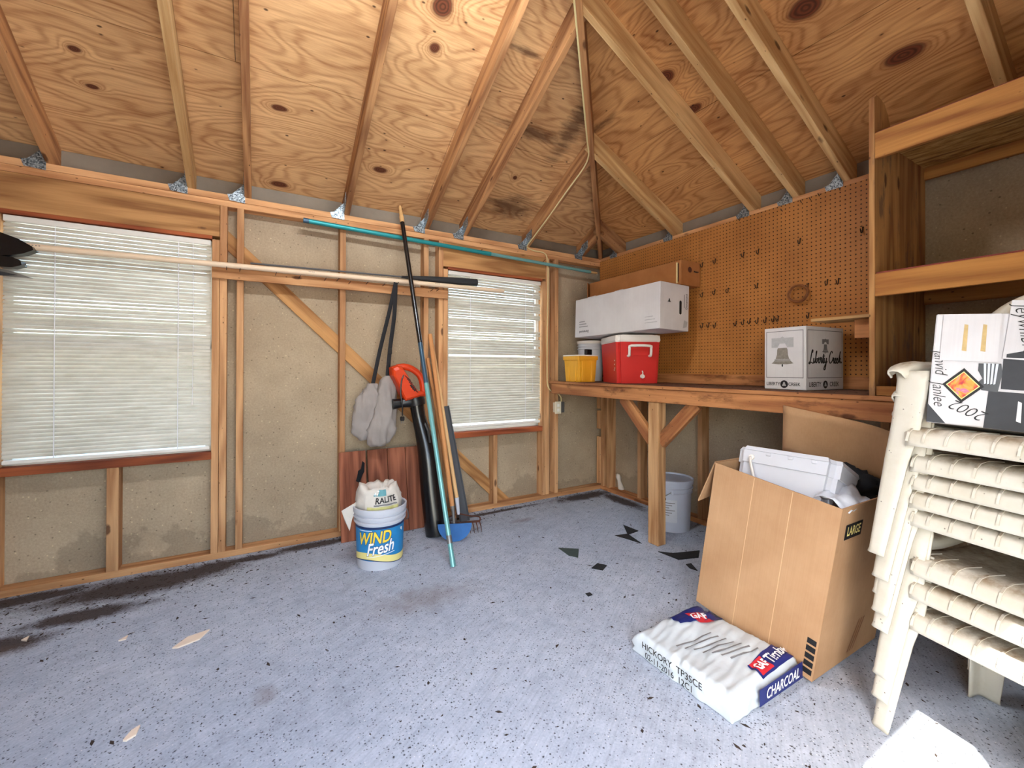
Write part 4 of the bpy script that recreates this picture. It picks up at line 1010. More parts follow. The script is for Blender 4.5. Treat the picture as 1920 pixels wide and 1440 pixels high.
# bow rake
rk = empty('bow_rake', (-1.66, -0.36, 0)); tag(rk, 'rusty bow rake with pale wooden handle leaning behind the edger', 'rake')
A, B = Vector((-1.690, -0.33, 0.25)), Vector((-1.770, -0.018, 1.385))
pole('handle', A - rk.location, B - rk.location, 0.0145, 'handle_pale', rk)
tube('ferrule', rel(rk, [A, Vector((-1.683, -0.345, 0.13))]), [0.0165, 0.012], 'white_plastic', rk, 10)
hc = Vector((-1.70, -0.37, 0.075)) - rk.location
hx_ = Vector((0.93, -0.16, -0.02))
for s in (-1, 1):
    tube('bow', [Vector((-1.683, -0.345, 0.135)) - rk.location, hc + hx_ * (s * 0.10) + Vector((0, 0, 0.045)), hc + hx_ * (s * 0.175) + Vector((0, 0, 0.03)), hc + hx_ * (s * 0.178)], 0.005, 'rust', rk, 6, 4)
beam('rake_bar', hc - hx_ * 0.18, hc + hx_ * 0.18, 0.012, 0.014, 'rust', rk)
for k in range(13):
    q = hc + hx_ * (-0.175 + 0.35 * k / 12)
    tube('tine', [q, q + Vector((0.0, -0.025, -0.03)), q + Vector((0.002, -0.035, -0.072))], [0.0045, 0.004, 0.0015], 'rust', rk, 5)

# third wooden handle and grey plastic strip
wh = empty('hoe', (-1.74, -0.2, 0)); tag(wh, 'dark wooden tool handle standing against the window trimmer', 'tool')
pole('handle', Vector((-1.655, -0.22, 0.04)) - wh.location, Vector((-1.806, -0.016, 1.28)) - wh.location, 0.0135, 'handle', wh)
tube('ferrule', rel(wh, [(-1.650, -0.226, 0.0), (-1.656, -0.218, 0.06)]), [0.011, 0.0155], 'steel', wh, 8)
gs = empty('grey_strip', (-1.6, -0.18, 0)); tag(gs, 'narrow grey plastic gutter strip leaning below the smaller window', 'strip')
A, B = Vector((-1.578, -0.225, 0.02)), Vector((-1.668, -0.012, 0.895))
beam('face', A - gs.location, B - gs.location, 0.006, 0.075, 'grey_plastic', gs, (1, 0.25, 0), 0.002)
for s in (-1, 1):
    o = Vector((0.985, 0.2, 0.1)) * (0.037 * s) + Vector((0, -0.008, 0))
    beam('flange', A - gs.location + o, B - gs.location + o, 0.022, 0.005, 'grey_plastic', gs, (1, 0.25, 0), 0.001)

# ------------------------------------------------------------------ leaf blower
lb = empty('leaf_blower', (-1.9, -0.25, 0)); tag(lb, 'orange and black leaf blower standing on its tube by the wall', 'leaf blower')
lo_ = lb.location
hous = [(-2.135, 1.205), (-2.10, 1.222), (-2.062, 1.212), (-2.028, 1.16), (-1.985, 1.09), (-1.935, 1.025), (-1.878, 1.015), (-1.876, 0.995), (-2.035, 0.958), (-2.06, 1.0), (-2.09, 1.07), (-2.13, 1.15)]
bm = bmesh.new()
rings = []
for yy, sc in ((-0.215, 0.80), (-0.205, 0.93), (-0.185, 1.0), (-0.115, 1.0), (-0.095, 0.93), (-0.085, 0.8)):
    cx_, cz_ = -2.02, 1.08
    rings.append([Vector((cx_ + (x - cx_) * sc, yy, cz_ + (z - cz_) * sc)) - lo_ for x, z in hous])
bm.free()
loft('motor_housing', rings, 'orange', lb, smooth=False)
tube('grip_handle', rel(lb, [(-2.09, -0.15, 1.205), (-2.03, -0.15, 1.212), (-1.965, -0.15, 1.19), (-1.915, -0.15, 1.145), (-1.892, -0.15, 1.08), (-1.886, -0.15, 1.01)]), [0.022, 0.024, 0.024, 0.024, 0.024, 0.026], 'orange', lb, 10, 4)
for k in range(5): boxm('vent_slot', (0.055, 0.004, 0.005), 'black', lb, Matrix.Translation(Vector((-2.025 + .014 * k, -0.2165, 1.13 - 0.022 * k)) - lo_) @ Euler((0, R(40), 0)).to_matrix().to_4x4())
strokes('lettering', [[(0, 0), (.4, .5), (.7, 0), (1.1, .5), (1.5, 0), (2.0, .5), (2.4, 0)]], .3, 'ink_black', lb, Vector((-2.01, -0.2155, 1.075)) - lo_, (0.62, 0, -0.78), (0.78, 0, 0.62), 0.022)
tube('collar', rel(lb, [(-1.952, -0.15, 0.985), (-1.945, -0.152, 0.955), (-1.94, -0.155, 0.925)]), [0.066, 0.072, 0.068], 'black', lb, 14)
tube('intake_port', rel(lb, [(-1.96, -0.16, 0.955), (-2.02, -0.165, 0.955), (-2.07, -0.16, 0.945)]), [0.045, 0.042, 0.030], 'black', lb, 12)
tube('bag_clamp', rel(lb, [(-2.06, -0.16, 0.945), (-2.115, -0.155, 0.94)]), [0.034, 0.038], 'black', lb, 10)
tube('blower_tube', rel(lb, [(-1.938, -0.155, 0.93), (-1.925, -0.165, 0.84), (-1.905, -0.185, 0.74), (-1.885, -0.205, 0.64), (-1.872, -0.23, 0.52), (-1.86, -0.265, 0.30), (-1.845, -0.305, 0.09), (-1.84, -0.318, 0.004)]), [0.052, 0.05, 0.056, 0.066, 0.074, 0.078, 0.080, 0.078], 'black_gloss', lb, 18, 3, flat=(1.0, 0.95))
tube('latch', rel(lb, [(-1.90, -0.21, 0.80), (-1.885, -0.245, 0.74), (-1.878, -0.27, 0.66)]), 0.010, 'black', lb, 6, 3)
lathe('rivet', [(0.008, 0.0), (0.006, 0.003), (0.0, 0.004)], 'steel', lb, 10, mtx=Matrix.Translation(Vector((-1.895, -0.292, 0.47)) - lo_) @ Euler((R(85), 0, 0)).to_matrix().to_4x4())
tube('power_cord', rel(lb, [(-2.04, -0.20, 1.17), (-2.07, -0.225, 1.12), (-2.078, -0.225, 1.03), (-2.066, -0.222, 0.93), (-2.06, -0.205, 0.86)]), 0.005, 'black', lb, 6, 4)
boxm('plug', (0.03, 0.024, 0.032), 'black', lb, Matrix.Translation(Vector((-2.06, -0.202, 0.838)) - lo_), 0.005)
for s in (-1, 1): boxm('plug_pin', (0.003, 0.006, 0.018), 'steel', lb, Matrix.Translation(Vector((-2.06 + s * 0.007, -0.202, 0.814)) - lo_))

# collection bag with strap
cbg = empty('collection_bag', (-2.2, -0.07, 0.63)); tag(cbg, 'grey cloth leaf bag hanging by a black strap from the hook rail', 'bag')
co_ = cbg.location
def lobe(name, spine, ws, ds, seed):
    rings = []
    sp = smooth_path(spine, 5); m = len(ws); k5 = []
    for i in range(m - 1): k5 += [(ws[i] + (ws[i + 1] - ws[i]) * k / 5, ds[i] + (ds[i + 1] - ds[i]) * k / 5) for k in range(5)]
    k5.append((ws[-1], ds[-1]))
    for p, (w, d) in zip(sp, k5):
        ring = []
        for k in range(30):
            a = 2 * math.pi * k / 30; q = Vector((math.cos(a) * w, math.sin(a) * d, 0)) + p
            nz = mnoise.noise(Vector((q.x * 26, q.y * 14, q.z * 8 + seed))) * 0.030 + mnoise.noise(Vector((q.x * 60, q.y * 30, q.z * 24 + seed))) * 0.016
            ring.append(q + Vector((math.cos(a), math.sin(a), 0)) * nz - co_)
        rings.append(ring)
    return loft(name, rings, 'cloth', cbg)
lobe('bag_half', [(-2.235, -0.065, 1.09), (-2.262, -0.068, 1.0), (-2.280, -0.07, 0.88), (-2.298, -0.07, 0.76), (-2.292, -0.068, 0.685)], [0.032, 0.075, 0.082, 0.080, 0.045], [0.015, 0.035, 0.04, 0.04, 0.02], 3)
lobe('bag_half', [(-2.140, -0.085, 1.145), (-2.142, -0.09, 1.04), (-2.155, -0.095, 0.90), (-2.175, -0.10, 0.76), (-2.195, -0.095, 0.665), (-2.20, -0.09, 0.635)], [0.014, 0.072, 0.085, 0.092, 0.075, 0.05], [0.012, 0.035, 0.045, 0.05, 0.04, 0.015], 9)
prism('bag_wing', [(-2.36, 0.97), (-2.262, 1.09), (-2.295, 0.86)], 1, -0.058, -0.05, 'cloth', cbg, Matrix.Translation(-co_))
hk_ = Vector((-2.075, -0.070, 1.838))
tube('strap', rel(cbg, [hk_, (-2.12, -0.066, 1.62), (-2.185, -0.064, 1.34), (-2.236, -0.064, 1.085)]), 0.014, 'strap', cbg, 6, 3, flat=(1.0, 0.25))
tube('strap', rel(cbg, [hk_, (-2.085, -0.074, 1.6), (-2.118, -0.08, 1.34), (-2.137, -0.084, 1.13)]), 0.015, 'strap', cbg, 6, 3, flat=(1.0, 0.25))
boxm('strap_buckle', (0.03, 0.008, 0.05), 'black', cbg, Matrix.Translation(Vector((-2.118, -0.082, 1.33)) - co_), 0.003)

# ------------------------------------------------------------------ cedar siding boards leaning at the wall foot
cs = empty('siding_panel', (-2.16, -0.12, 0)); tag(cs, 'four reddish cedar siding boards leaning under the leaf bag', 'boards')
for (x0, x1, zt_, dz) in ((-2.458, -2.275, 0.600, 0.0), (-2.262, -2.120, 0.600, 0.0), (-2.117, -1.985, 0.600, 0), (-1.982, -1.868, 0.598, 0)):
    p0 = Vector(((x0 + x1) / 2, -0.128, 0.0 + dz)); p1 = Vector(((x0 + x1) / 2 - 0.002, -0.012, zt_))
    beam('siding_board', p0 - cs.location, p1 - cs.location, x1 - x0, 0.014, 'cedar', cs, (0, -1, 0.15), 0.002)
prism('burnt_hole', [(-.03, -.06), (-.005, -.075), (.012, -.03), (.03, .0), (.034, .06), (.018, .075), (.008, .02), (-.012, .01), (-.02, -.03)], 1, 0, 0.002, 'rag', cs, Matrix.Translation(Vector((-2.325, -0.075, 0.46)) - cs.location) @ Euler((R(-10.8), 0, 0)).to_matrix().to_4x4())

# ------------------------------------------------------------------ detergent bucket with a paper bag
bc = Vector((-2.295, -0.545, 0)); bu = empty('detergent_bucket', bc); tag(bu, 'white plastic bucket with blue and yellow detergent label', 'bucket')
prof = [(0.0, 0.004), (0.128, 0.004), (0.131, 0.0), (0.133, 0.006), (0.143, 0.272), (0.154, 0.274), (0.155, 0.284), (0.145, 0.288), (0.146, 0.302), (0.157, 0.304), (0.158, 0.314), (0.147, 0.318), (0.148, 0.33), (0.158, 0.332), (0.160, 0.362), (0.152, 0.364), (0.148, 0.36), (0.135, 0.05), (0.0, 0.03)]
lathe('bucket_body', prof, 'white_plastic', bu, 48, cap0=False)
A0 = math.atan2(CAM_POS.y - bc.y, CAM_POS.x - bc.x)
rad = lambda z: 0.1332 + 0.010 * z / 0.272
def wrap(co, d=None):
    dd = -co.y; r_ = rad(co.z) + dd; a = A0 + co.x / rad(co.z)
    return Vector((r_ * math.cos(a), r_ * math.sin(a), co.z))
def wrapped(name, fz0, fz1, a0, a1, mat, lift, n=40):
    vs, fs = [], []
    for i in range(n + 1):
        x = a0 + (a1 - a0) * i / n
        for z in (fz0(x), fz1(x)): vs.append(wrap(Vector((x, -lift, z))))
    for i in range(n): fs.append([2 * i, 2 * i + 2, 2 * i + 3, 2 * i + 1])
    return mesh(name, vs, fs, mat, bu, True)
wave = lambda x: 0.072 + 0.018 * math.sin(x * 14 + 2.6) + 0.12 * x * x
wrapped('label', lambda x: 0.06, lambda x: 0.262, -0.2, 0.195, 'label_blue', 0.0022)
wrapped('label_band', lambda x: 0.248, lambda x: 0.262, -0.2, 0.195, 'label_navy', 0.0028)
wrapped('label_swoosh', lambda x: wave(x) - 0.022, lambda x: wave(x) + 0.018, -0.2, 0.195, 'ink_cream', 0.0028)
wrapped('label_swoosh', lambda x: wave(x) - 0.026, lambda x: wave(x) - 0.021, -0.2, 0.195, 'label_navy', 0.0034)
text('WIND', 0.098, 'label_navy', bu, (-0.037, 0, 0.194), (1, 0.0, 0.10), (0, 0, 1), 0.18, 0.05, sx=0.72, lift=0.0036, bend=wrap)
text('WIND', 0.098, 'ink_yellow', bu, (-0.037, 0, 0.194), (1, 0.0, 0.10), (0, 0, 1), 0.18, 0.022, sx=0.72, lift=0.0042, bend=wrap)
text('Fresh', 0.100, 'label_navy', bu, (0.000, 0, 0.135), (1, 0.0, 0.16), (0, 0, 1), 0.25, 0.045, sx=0.72, lift=0.0046, bend=wrap)
text('Fresh', 0.100, 'ink_white', bu, (0.000, 0, 0.135), (1, 0.0, 0.16), (0, 0, 1), 0.25, 0.02, sx=0.72, lift=0.0052, bend=wrap)
wrapped('label_underline', lambda x: 0.091 + 0.16 * x, lambda x: 0.095 + 0.16 * x, -0.075, 0.085, 'ink_white', 0.0055)
wrapped('label_print', lambda x: 0.20 + .02 * math.sin(x * 60), lambda x: 0.232, 0.135, 0.15, 'ink_white', 0.0036, 6)
wrapped('label_print', lambda x: 0.2385, lambda x: 0.2425, -0.13, -0.045, 'ink_white', 0.0042, 14)
hd = [(0.158 * math.cos(A0 + s), 0.158 * math.sin(A0 + s), z) for s, z in ((1.45, 0.31), (1.3, 0.25), (1.1, 0.21))]
hd = [(0.157 * math.cos(A0 + 1.57), 0.157 * math.sin(A0 + 1.57), 0.318), (0.168 * math.cos(A0 + 1.57), 0.168 * math.sin(A0 + 1.57), 0.29), (0.170 * math.cos(A0 + 1.75), 0.170 * math.sin(A0 + 1.75), 0.24), (0.168 * math.cos(A0 + 2.2), 0.168 * math.sin(A0 + 2.2), 0.215)]
tube('bail_handle', hd, 0.003, 'steel', bu, 6, 4)
# paper bag stuffed into the bucket
pb = empty('paper_sack', bc + Vector((0, 0, 0.30))); tag(pb, 'crumpled paper sack of garden grit stuffed into the detergent bucket', 'sack')
rings = []
tops = lambda k: 0.185 + 0.03 * mnoise.noise(Vector((k * 0.9, 3.1, 0))) + 0.02 * mnoise.noise(Vector((k * 2.3, 7.7, 0)))
NS = 44
for j in range(11):
    t = j / 10; ring = []
    for k in range(NS):
        a = 2 * math.pi * k / NS
        base = 0.118 + 0.012 * math.sin(t * 3)
        zz = -0.06 + t * (0.06 + tops(k * 8 / NS if k < NS / 2 else (NS - k) * 8 / NS))
        if t > 0.6: base -= (t - 0.6) * 0.07
        wr = mnoise.noise(Vector((math.cos(a) * 4, math.sin(a) * 4, zz * 14))) * 0.016 + mnoise.noise(Vector((math.cos(a) * 11, math.sin(a) * 11, zz * 40))) * 0.006
        r_ = base + wr
        ex = max(0.0, math.cos(a - (A0 - 1.2))) * 0.028 * max(0.0, t - 0.4) * 2
        ring.append(Vector(((r_ + ex) * math.cos(a), (r_ + ex) * math.sin(a) * 0.92, zz)))
    rings.append(ring)
# fold the mouth inwards
rings.append([Vector((v.x * 0.72, v.y * 0.72, v.z - 0.012)) for v in rings[-1]])
rings.append([Vector((v.x * 0.3, v.y * 0.3, 0.10)) for v in rings[-1]])
loft('sack', rings, 'paper_bag', pb)
def on_sack(x, z, lift):
    a = A0 + x / 0.125
    t = max(0, min(1, (z + 0.06) / 0.24)); base = 0.118 + 0.012 * math.sin(t * 3) - max(0, t - 0.6) * 0.07
    wr = mnoise.noise(Vector((math.cos(a) * 4, math.sin(a) * 4, z * 14))) * 0.016 + mnoise.noise(Vector((math.cos(a) * 11, math.sin(a) * 11, z * 40))) * 0.006
    r_ = base + wr + lift
    return Vector((r_ * math.cos(a), r_ * math.sin(a) * 0.92, z))
def sack_patch(name, x0, x1, z0, z1, mat, lift):
    vs, fs = [], []; nx, nz_ = 16, 5
    for i in range(nx + 1):
        for j in range(nz_ + 1): vs.append(on_sack(x0 + (x1 - x0) * i / nx, z0 + (z1 - z0) * j / nz_, lift))
    for i in range(nx):
        for j in range(nz_): q = i * (nz_ + 1) + j; fs.append([q, q + nz_ + 1, q + nz_ + 2, q + 1])
    return mesh(name, vs, fs, mat, pb, True)
sack_patch('sack_print', -0.07, 0.105, 0.02, 0.075, 'bag_yellow', 0.011)
sack_patch('sack_print', -0.07, 0.04, 0.135, 0.17, 'bag_teal', 0.012)
text('RALITE', 0.045, 'ink_black', pb, (0.035, 0, 0.112), (1, 0, 0.06), (0, 0, 1), 0.0, 0.02, sx=0.85, lift=0.0, bend=lambda c: on_sack(c.x, c.z, 0.0135))
sack_patch('sack_print', -0.03, 0.095, 0.082, 0.089, 'ink_grey', 0.0125)
text('DIST', 0.03, 'ink_white', pb, (-0.035, 0, 0.153), (1, 0, 0), (0, 0, 1), 0.0, 0.02, lift=0.0, bend=lambda c: on_sack(c.x, c.z, 0.0145))
aL = A0 - 1.45
sk = mesh('torn_strip', [Vector((0.160 * math.cos(aL), 0.160 * math.sin(aL), 0.075)), Vector((0.225 * math.cos(aL - .1), 0.225 * math.sin(aL - .1), 0.035)), Vector((0.205 * math.cos(aL - .1), 0.205 * math.sin(aL - .1), -0.03)), Vector((0.178 * math.cos(aL), 0.178 * math.sin(aL), -0.085)), Vector((0.165 * math.cos(aL), 0.165 * math.sin(aL), -0.02)), Vector((0.13 * math.cos(aL), 0.13 * math.sin(aL), 0.085))], [[0, 1, 2, 3, 4], [0, 4, 5]], 'paper_bag', pb)
solid(sk, 0.0015)

# ------------------------------------------------------------------ pale bucket under the bench
b2c = Vector((-0.235, -1.055, 0)); b2 = empty('paint_bucket', b2c); tag(b2, 'pale blue-white pail with a paper label under the workbench', 'bucket')
lathe('bucket_body', [(0.0, 0.003), (0.128, 0.003), (0.131, 0.0), (0.142, 0.275), (0.149, 0.277), (0.150, 0.287), (0.144, 0.29), (0.146, 0.308), (0.152, 0.31), (0.153, 0.32), (0.147, 0.323), (0.148, 0.34), (0.155, 0.342), (0.157, 0.365)], 'blue_white', b2, 44, cap0=False)
lathe('bucket_lid', [(0.157, 0.3655), (0.158, 0.378), (0.150, 0.38), (0.147, 0.368), (0.0, 0.366)], 'blue_white', b2, 44, cap0=False)
A2 = math.atan2(CAM_POS.y - b2c.y, CAM_POS.x - b2c.x)
def wrap2(co): a = A2 + co.x / rad(co.z); r_ = rad(co.z) - co.y; return Vector((r_ * math.cos(a), r_ * math.sin(a), co.z))
vs = [wrap2(Vector((-0.10 + 0.14 * i / 16, -0.001, z))) for i in range(17) for z in (0.075, 0.24)]
mesh('label', vs, [[2 * i, 2 * i + 2, 2 * i + 3, 2 * i + 1] for i in range(16)], 'papers', b2, True)
for k in range(6):
    z = 0.215 - 0.018 * k; vs = [wrap2(Vector((-0.09 + (0.115 - .02 * (k % 3)) * i / 10, -0.0016, zz))) for i in range(11) for zz in (z, z + 0.005)]
    mesh('label_print', vs, [[2 * i, 2 * i + 2, 2 * i + 3, 2 * i + 1] for i in range(10)], 'ink_grey', b2)
vs = [wrap2(Vector((0.008 + 0.018 * i / 3, -0.0016, z))) for i in range(4) for z in (0.09, 0.108)]
mesh('label_print', vs, [[2 * i, 2 * i + 2, 2 * i + 3, 2 * i + 1] for i in range(3)], 'ink_black', b2)
strokes('handwriting', [[(0, 0), (.3, .3), (.1, .6), (-.2, .8), (.3, 1.0), (.2, 1.4), (-.1, 1.6), (.4, 1.9), (.6, 2.4), (.1, 2.5), (.2, 2.1)]], 0.16, 'ink_black', b2, (0, 0, 0), (1, 0, 0), (0, 0, 1), 0.04)
hw = b2.children[-1]
for v in hw.data.vertices: v.co = wrap2(Vector((v.co.x + 0.052, -0.0015, v.co.z + 0.145)))
tube('bail_handle', [(0.153 * math.cos(A2 + .05), 0.153 * math.sin(A2 + .05), 0.305), (0.165 * math.cos(A2 - .35), 0.165 * math.sin(A2 - .35), 0.262), (0.170 * math.cos(A2 - .8), 0.170 * math.sin(A2 - .8), 0.225), (0.17 * math.cos(A2 - 1.5), 0.17 * math.sin(A2 - 1.5), 0.21), (0.165 * math.cos(A2 - 2.4), 0.165 * math.sin(A2 - 2.4), 0.25), (0.153 * math.cos(A2 - 3.1), 0.153 * math.sin(A2 - 3.1), 0.305)], 0.003, 'steel', b2, 6, 4)
boxm('handle_ear', (0.02, 0.012, 0.04), 'blue_white', b2, Matrix.Translation((0.152 * math.cos(A2 + .05), 0.152 * math.sin(A2 + .05), 0.30)) @ Euler((0, 0, A2 + R(90))).to_matrix().to_4x4(), 0.003)

# ------------------------------------------------------------------ loose bits on the floor
SCR = [[(-0.533, -0.853), (-0.524, -0.996), (-0.645, -1.008)], [(-0.706, -1.063), (-0.606, -1.088), (-0.649, -1.262), (-0.677, -1.154)], [(-1.218, -0.943), (-1.111, -1.025), (-1.197, -1.124), (-1.23, -1.069)], [(-1.221, -1.278), (-1.147, -1.248), (-1.116, -1.299), (-1.181, -1.333)], [(-0.686, -1.318), (-0.622, -1.384), (-0.435, -1.445), (-0.533, -1.508), (-0.67, -1.464)], [(-1.443, -1.488), (-1.416, -1.491), (-1.419, -1.515), (-1.449, -1.516)], [(-0.686, -1.531), (-0.646, -1.538), (-0.697, -1.621), (-0.709, -1.575)]]
SLB = ['black triangular shingle scrap left of the bench post, the farther one', 'pointed black shingle scrap touching the bench post', 'greenish shingle scrap alone in the middle of the floor', 'small dark ragged shingle scrap nearest the floor centre', 'largest black shingle scrap in front of the pale pail', 'tiny dark shingle crumb lying left of the big open carton', 'small black shingle chip beside the big open carton']
for pl, lb_ in zip(SCR, SLB):
    if lb_.startswith('pointed'): pl = [(x - 0.03, y + 0.09) for x, y in pl]
    cx = sum(p[0] for p in pl) / len(pl); cy = sum(p[1] for p in pl) / len(pl)
    o = prism('shingle_scrap', [(x - cx, y - cy) for x, y in pl], 2, 0.0, 0.004, 'tar_green' if 'greenish' in lb_ else 'tar')
    o.location = (cx, cy, 0.0005); tag(o, lb_, 'shingle scrap', 'shingle scraps on the floor')
SPL = [[(-3.262, -0.949), (-3.216, -0.888), (-3.137, -0.87), (-3.169, -0.932), (-3.241, -0.957)], [(-3.319, -1.443), (-3.305, -1.407), (-3.285, -1.394), (-3.288, -1.436), (-3.309, -1.449)], [(-3.473, -0.768), (-3.447, -0.74), (-3.448, -0.77)], [(-3.841, -0.55), (-3.824, -0.525), (-3.819, -0.567)]]
for pl, lb_ in zip(SPL, ['long pale wood splinter lying on the concrete floor', 'short pale wood splinter nearest the camera', 'small white wood chip beside the long splinter', 'tiny white wood chip at the edge of the soil patch']):
    cx = sum(p[0] for p in pl) / len(pl); cy = sum(p[1] for p in pl) / len(pl)
    o = prism('wood_splinter', [(x - cx, y - cy) for x, y in pl], 2, 0.0, 0.006, 'splinter'); o.location = (cx, cy, 0.0003); tag(o, lb_, 'splinter', 'wood splinters on the floor')
fo = lathe('packing_scrap', [(0.004, 0.0), (0.03, 0.01), (0.024, 0.05), (0.018, 0.09), (0.026, 0.115), (0.02, 0.14), (0.0, 0.15)], 'scrap_foam', None, 10)
fo.data.transform(Matrix.Shear('XY', 4, (0.0, 0.35))); fo.location = (0.05, -0.245, 0.039); tag(fo, 'pale foam scrap wedged in the corner stud bay', 'scrap')
rs = random.Random(21); vs, fs = [], []
def crumb(x, y, s):
    a = rs.uniform(0, 6.28); e = rs.uniform(1.0, 3.2); n = len(vs); h = s * rs.uniform(0.25, 0.6)
    for k in range(4):
        t = a + k * math.pi / 2 + rs.uniform(-.3, .3); m = e if k % 2 == 0 else 1.0
        vs.append((x + math.cos(t) * s * m, y + math.sin(t) * s * m, 0.0005))
    vs.append((x + rs.uniform(-.3, .3) * s, y, h))
    for k in range(4): fs.append([n + k, n + (k + 1) % 4, n + 4])
for _ in range(2600):
    u = rs.random()
    if u < 0.42: x, y = rs.uniform(-4.7, -0.1), -abs(rs.gauss(0, 0.12)) - 0.005
    elif u < 0.56: x, y = -abs(rs.gauss(0, 0.14)) - 0.005, rs.uniform(-2.2, -0.02)
    elif u < 0.72: x, y = rs.gauss(-3.5, 0.4), rs.gauss(-0.3, 0.16)
    else: x, y = rs.uniform(-4.2, -0.3), rs.uniform(-3.2, -0.05)
    if y > -0.004 or x > -0.004: continue
    crumb(x, y, rs.choice((0.002, 0.0025, 0.003, 0.004, 0.006)))
tag(mesh('leaf_grit', vs, fs, 'debris'), 'dark leaf crumbs and grit scattered over the concrete floor', 'grit', kind='stuff')
vs, fs = [], []
for _ in range(500): crumb(rs.uniform(-0.60, -0.05), rs.uniform(-2.4, -0.9) if rs.random() < .85 else rs.uniform(-.9, -.02), rs.choice((0.002, 0.003, 0.004)))
g2 = mesh('bench_grit', vs, fs, 'debris'); g2.location = (0, 0, BZ + 0.0006); tag(g2, 'dark droppings and crumbs along the workbench top', 'grit', kind='stuff')

# ------------------------------------------------------------------ shingle bundle
sbx0, sbx1, sby0, sby1, sbh = -1.562, -1.142, -2.385, -1.945, 0.084
sg = empty('shingle_bundle', ((sbx0 + sbx1) / 2, (sby0 + sby1) / 2, 0)); tag(sg, 'wrapped bundle of roof shingles lying beside the big open carton', 'shingles')
NXY = 56; vs, fs = [], []
w_, l_ = (sbx1 - sbx0) / 2, (sby1 - sby0) / 2
def bund(u, v, k):   # u, v in -1..1, k layer 0 floor 1 top
    x, y = u * w_, v * l_
    e = max(abs(u), abs(v))
    n = mnoise.noise(Vector((x * 7 + 3 + y * 6, y * 42 - x * 12, 1.3))) * 0.008 + mnoise.noise(Vector((x * 16, y * 80 - x * 20, 4.1))) * 0.004
    z = sbh + n - 0.018 * max(0, (e - 0.86) / 0.14) ** 2 + 0.006 * math.sin(u * 3 + v)
    s = 1 + (mnoise.noise(Vector((x * 12, y * 12, 9))) * 0.02 if e > 0.99 else 0)
    return Vector((x * s, y * s, z))
for i in range(NXY + 1):
    for j in range(NXY + 1): vs.append(bund(-1 + 2 * i / NXY, -1 + 2 * j / NXY, 1))
for i in range(NXY):
    for j in range(NXY): q = i * (NXY + 1) + j; fs.append([q, q + NXY + 1, q + NXY + 2, q + 1])
rim = [i * (NXY + 1) for i in range(NXY + 1)] + [NXY * (NXY + 1) + j for j in range(1, NXY + 1)] + [i * (NXY + 1) + NXY for i in range(NXY - 1, -1, -1)] + [j for j in range(NXY - 1, 0, -1)]
prev = rim
for t, out in ((0.66, 0.010), (0.33, 0.002), (0.12, 0.010), (0.0, 0.004)):
    cur = []
    for k in rim:
        p = vs[k]; d = Vector((p.x, p.y, 0)).normalized(); wv = mnoise.noise(Vector((p.x * 30, p.y * 30, t * 7))) * 0.008
        cur.append(len(vs)); vs.append(Vector((p.x, p.y, p.z * t)) + d * (out + wv))
    for a in range(len(rim)): b2_ = (a + 1) % len(rim); fs.append([prev[a], prev[b2_], cur[b2_], cur[a]])
    prev = cur
fs.append(prev)
fix(mesh('wrapper', vs, fs, 'wrap', sg, True))
TOPZ = sbh + 0.011
def top_poly(name, pts, mat, dz=0.0, n=14):
    """print on the wrapper top: small patch of quads following the wrinkles"""
    (x0, y0), (x1, y1), (x2, y2), (x3, y3) = pts; v_, f_ = [], []
    for i in range(n + 1):
        for j in range(n + 1):
            a, b = i / n, j / n
            x = (x0 * (1 - a) + x1 * a) * (1 - b) + (x3 * (1 - a) + x2 * a) * b; y = (y0 * (1 - a) + y1 * a) * (1 - b) + (y3 * (1 - a) + y2 * a) * b
            p = bund(max(-.99, min(.99, (x - sg.location.x) / w_)), max(-.99, min(.99, (y - sg.location.y) / l_)), 1); v_.append(Vector((x - sg.location.x, y - sg.location.y, p.z + 0.0045 + dz)))
    for i in range(n):
        for j in range(n): q = i * (n + 1) + j; f_.append([q, q + n + 1, q + n + 2, q + 1])
    return mesh(name, v_, f_, mat, sg, True)
def top_text(body, size, mat, c, right, sx=1.0, bold=0.01, dz=0.001, shear=0.0):
    r_ = Vector((right[0], right[1], 0)).normalized(); u_ = Vector((-r_.y, r_.x, 0))
    def drape(co):
        p = bund(max(-.99, min(.99, co.x / w_)), max(-.99, min(.99, co.y / l_)), 1); return Vector((co.x, co.y, p.z + 0.0065 + dz))
    return text(body, size, mat, sg, Vector((c[0], c[1], 0)) - Vector((sg.location.x, sg.location.y, 0)), r_, u_, shear, bold, sx=sx, lift=0, bend=drape)
top_poly('printed_band', [(-1.36, -1.955), (-1.36, -2.02), (-1.15, -2.10), (-1.15, -1.955)], 'wrap_navy')
top_poly('printed_logo', [(-1.285, -1.985), (-1.285, -2.065), (-1.215, -2.085), (-1.215, -2.005)], 'ink_red', 0.001)
top_text('GAF', 0.052, 'ink_white', (-1.252, -2.032), (0.93, -0.33), 0.8, 0.03, 0.002)
for k in range(7):
    top_poly('printed_line', [(-1.49 + .02 * k, -2.10 - .026 * k), (-1.31 + .012 * k, -2.13 - .026 * k), (-1.31 + .012 * k, -2.136 - .026 * k), (-1.49 + .02 * k, -2.106 - .026 * k)], 'ink_grey', 0.0, 4)
top_poly('printed_band', [(-1.36, -2.378), (-1.15, -2.378), (-1.15, -2.30), (-1.36, -2.318)], 'wrap_navy')
top_poly('printed_logo', [(-1.35, -2.372), (-1.275, -2.372), (-1.275, -2.315), (-1.35, -2.318)], 'ink_red', 0.001)
top_text('GAF', 0.045, 'ink_white', (-1.312, -2.345), (1, 0.0), 0.8, 0.03, 0.002)
top_text('Timber', 0.06, 'ink_white', (-1.205, -2.343), (1, 0.05), 0.8, 0.02, 0.002, 0.3)
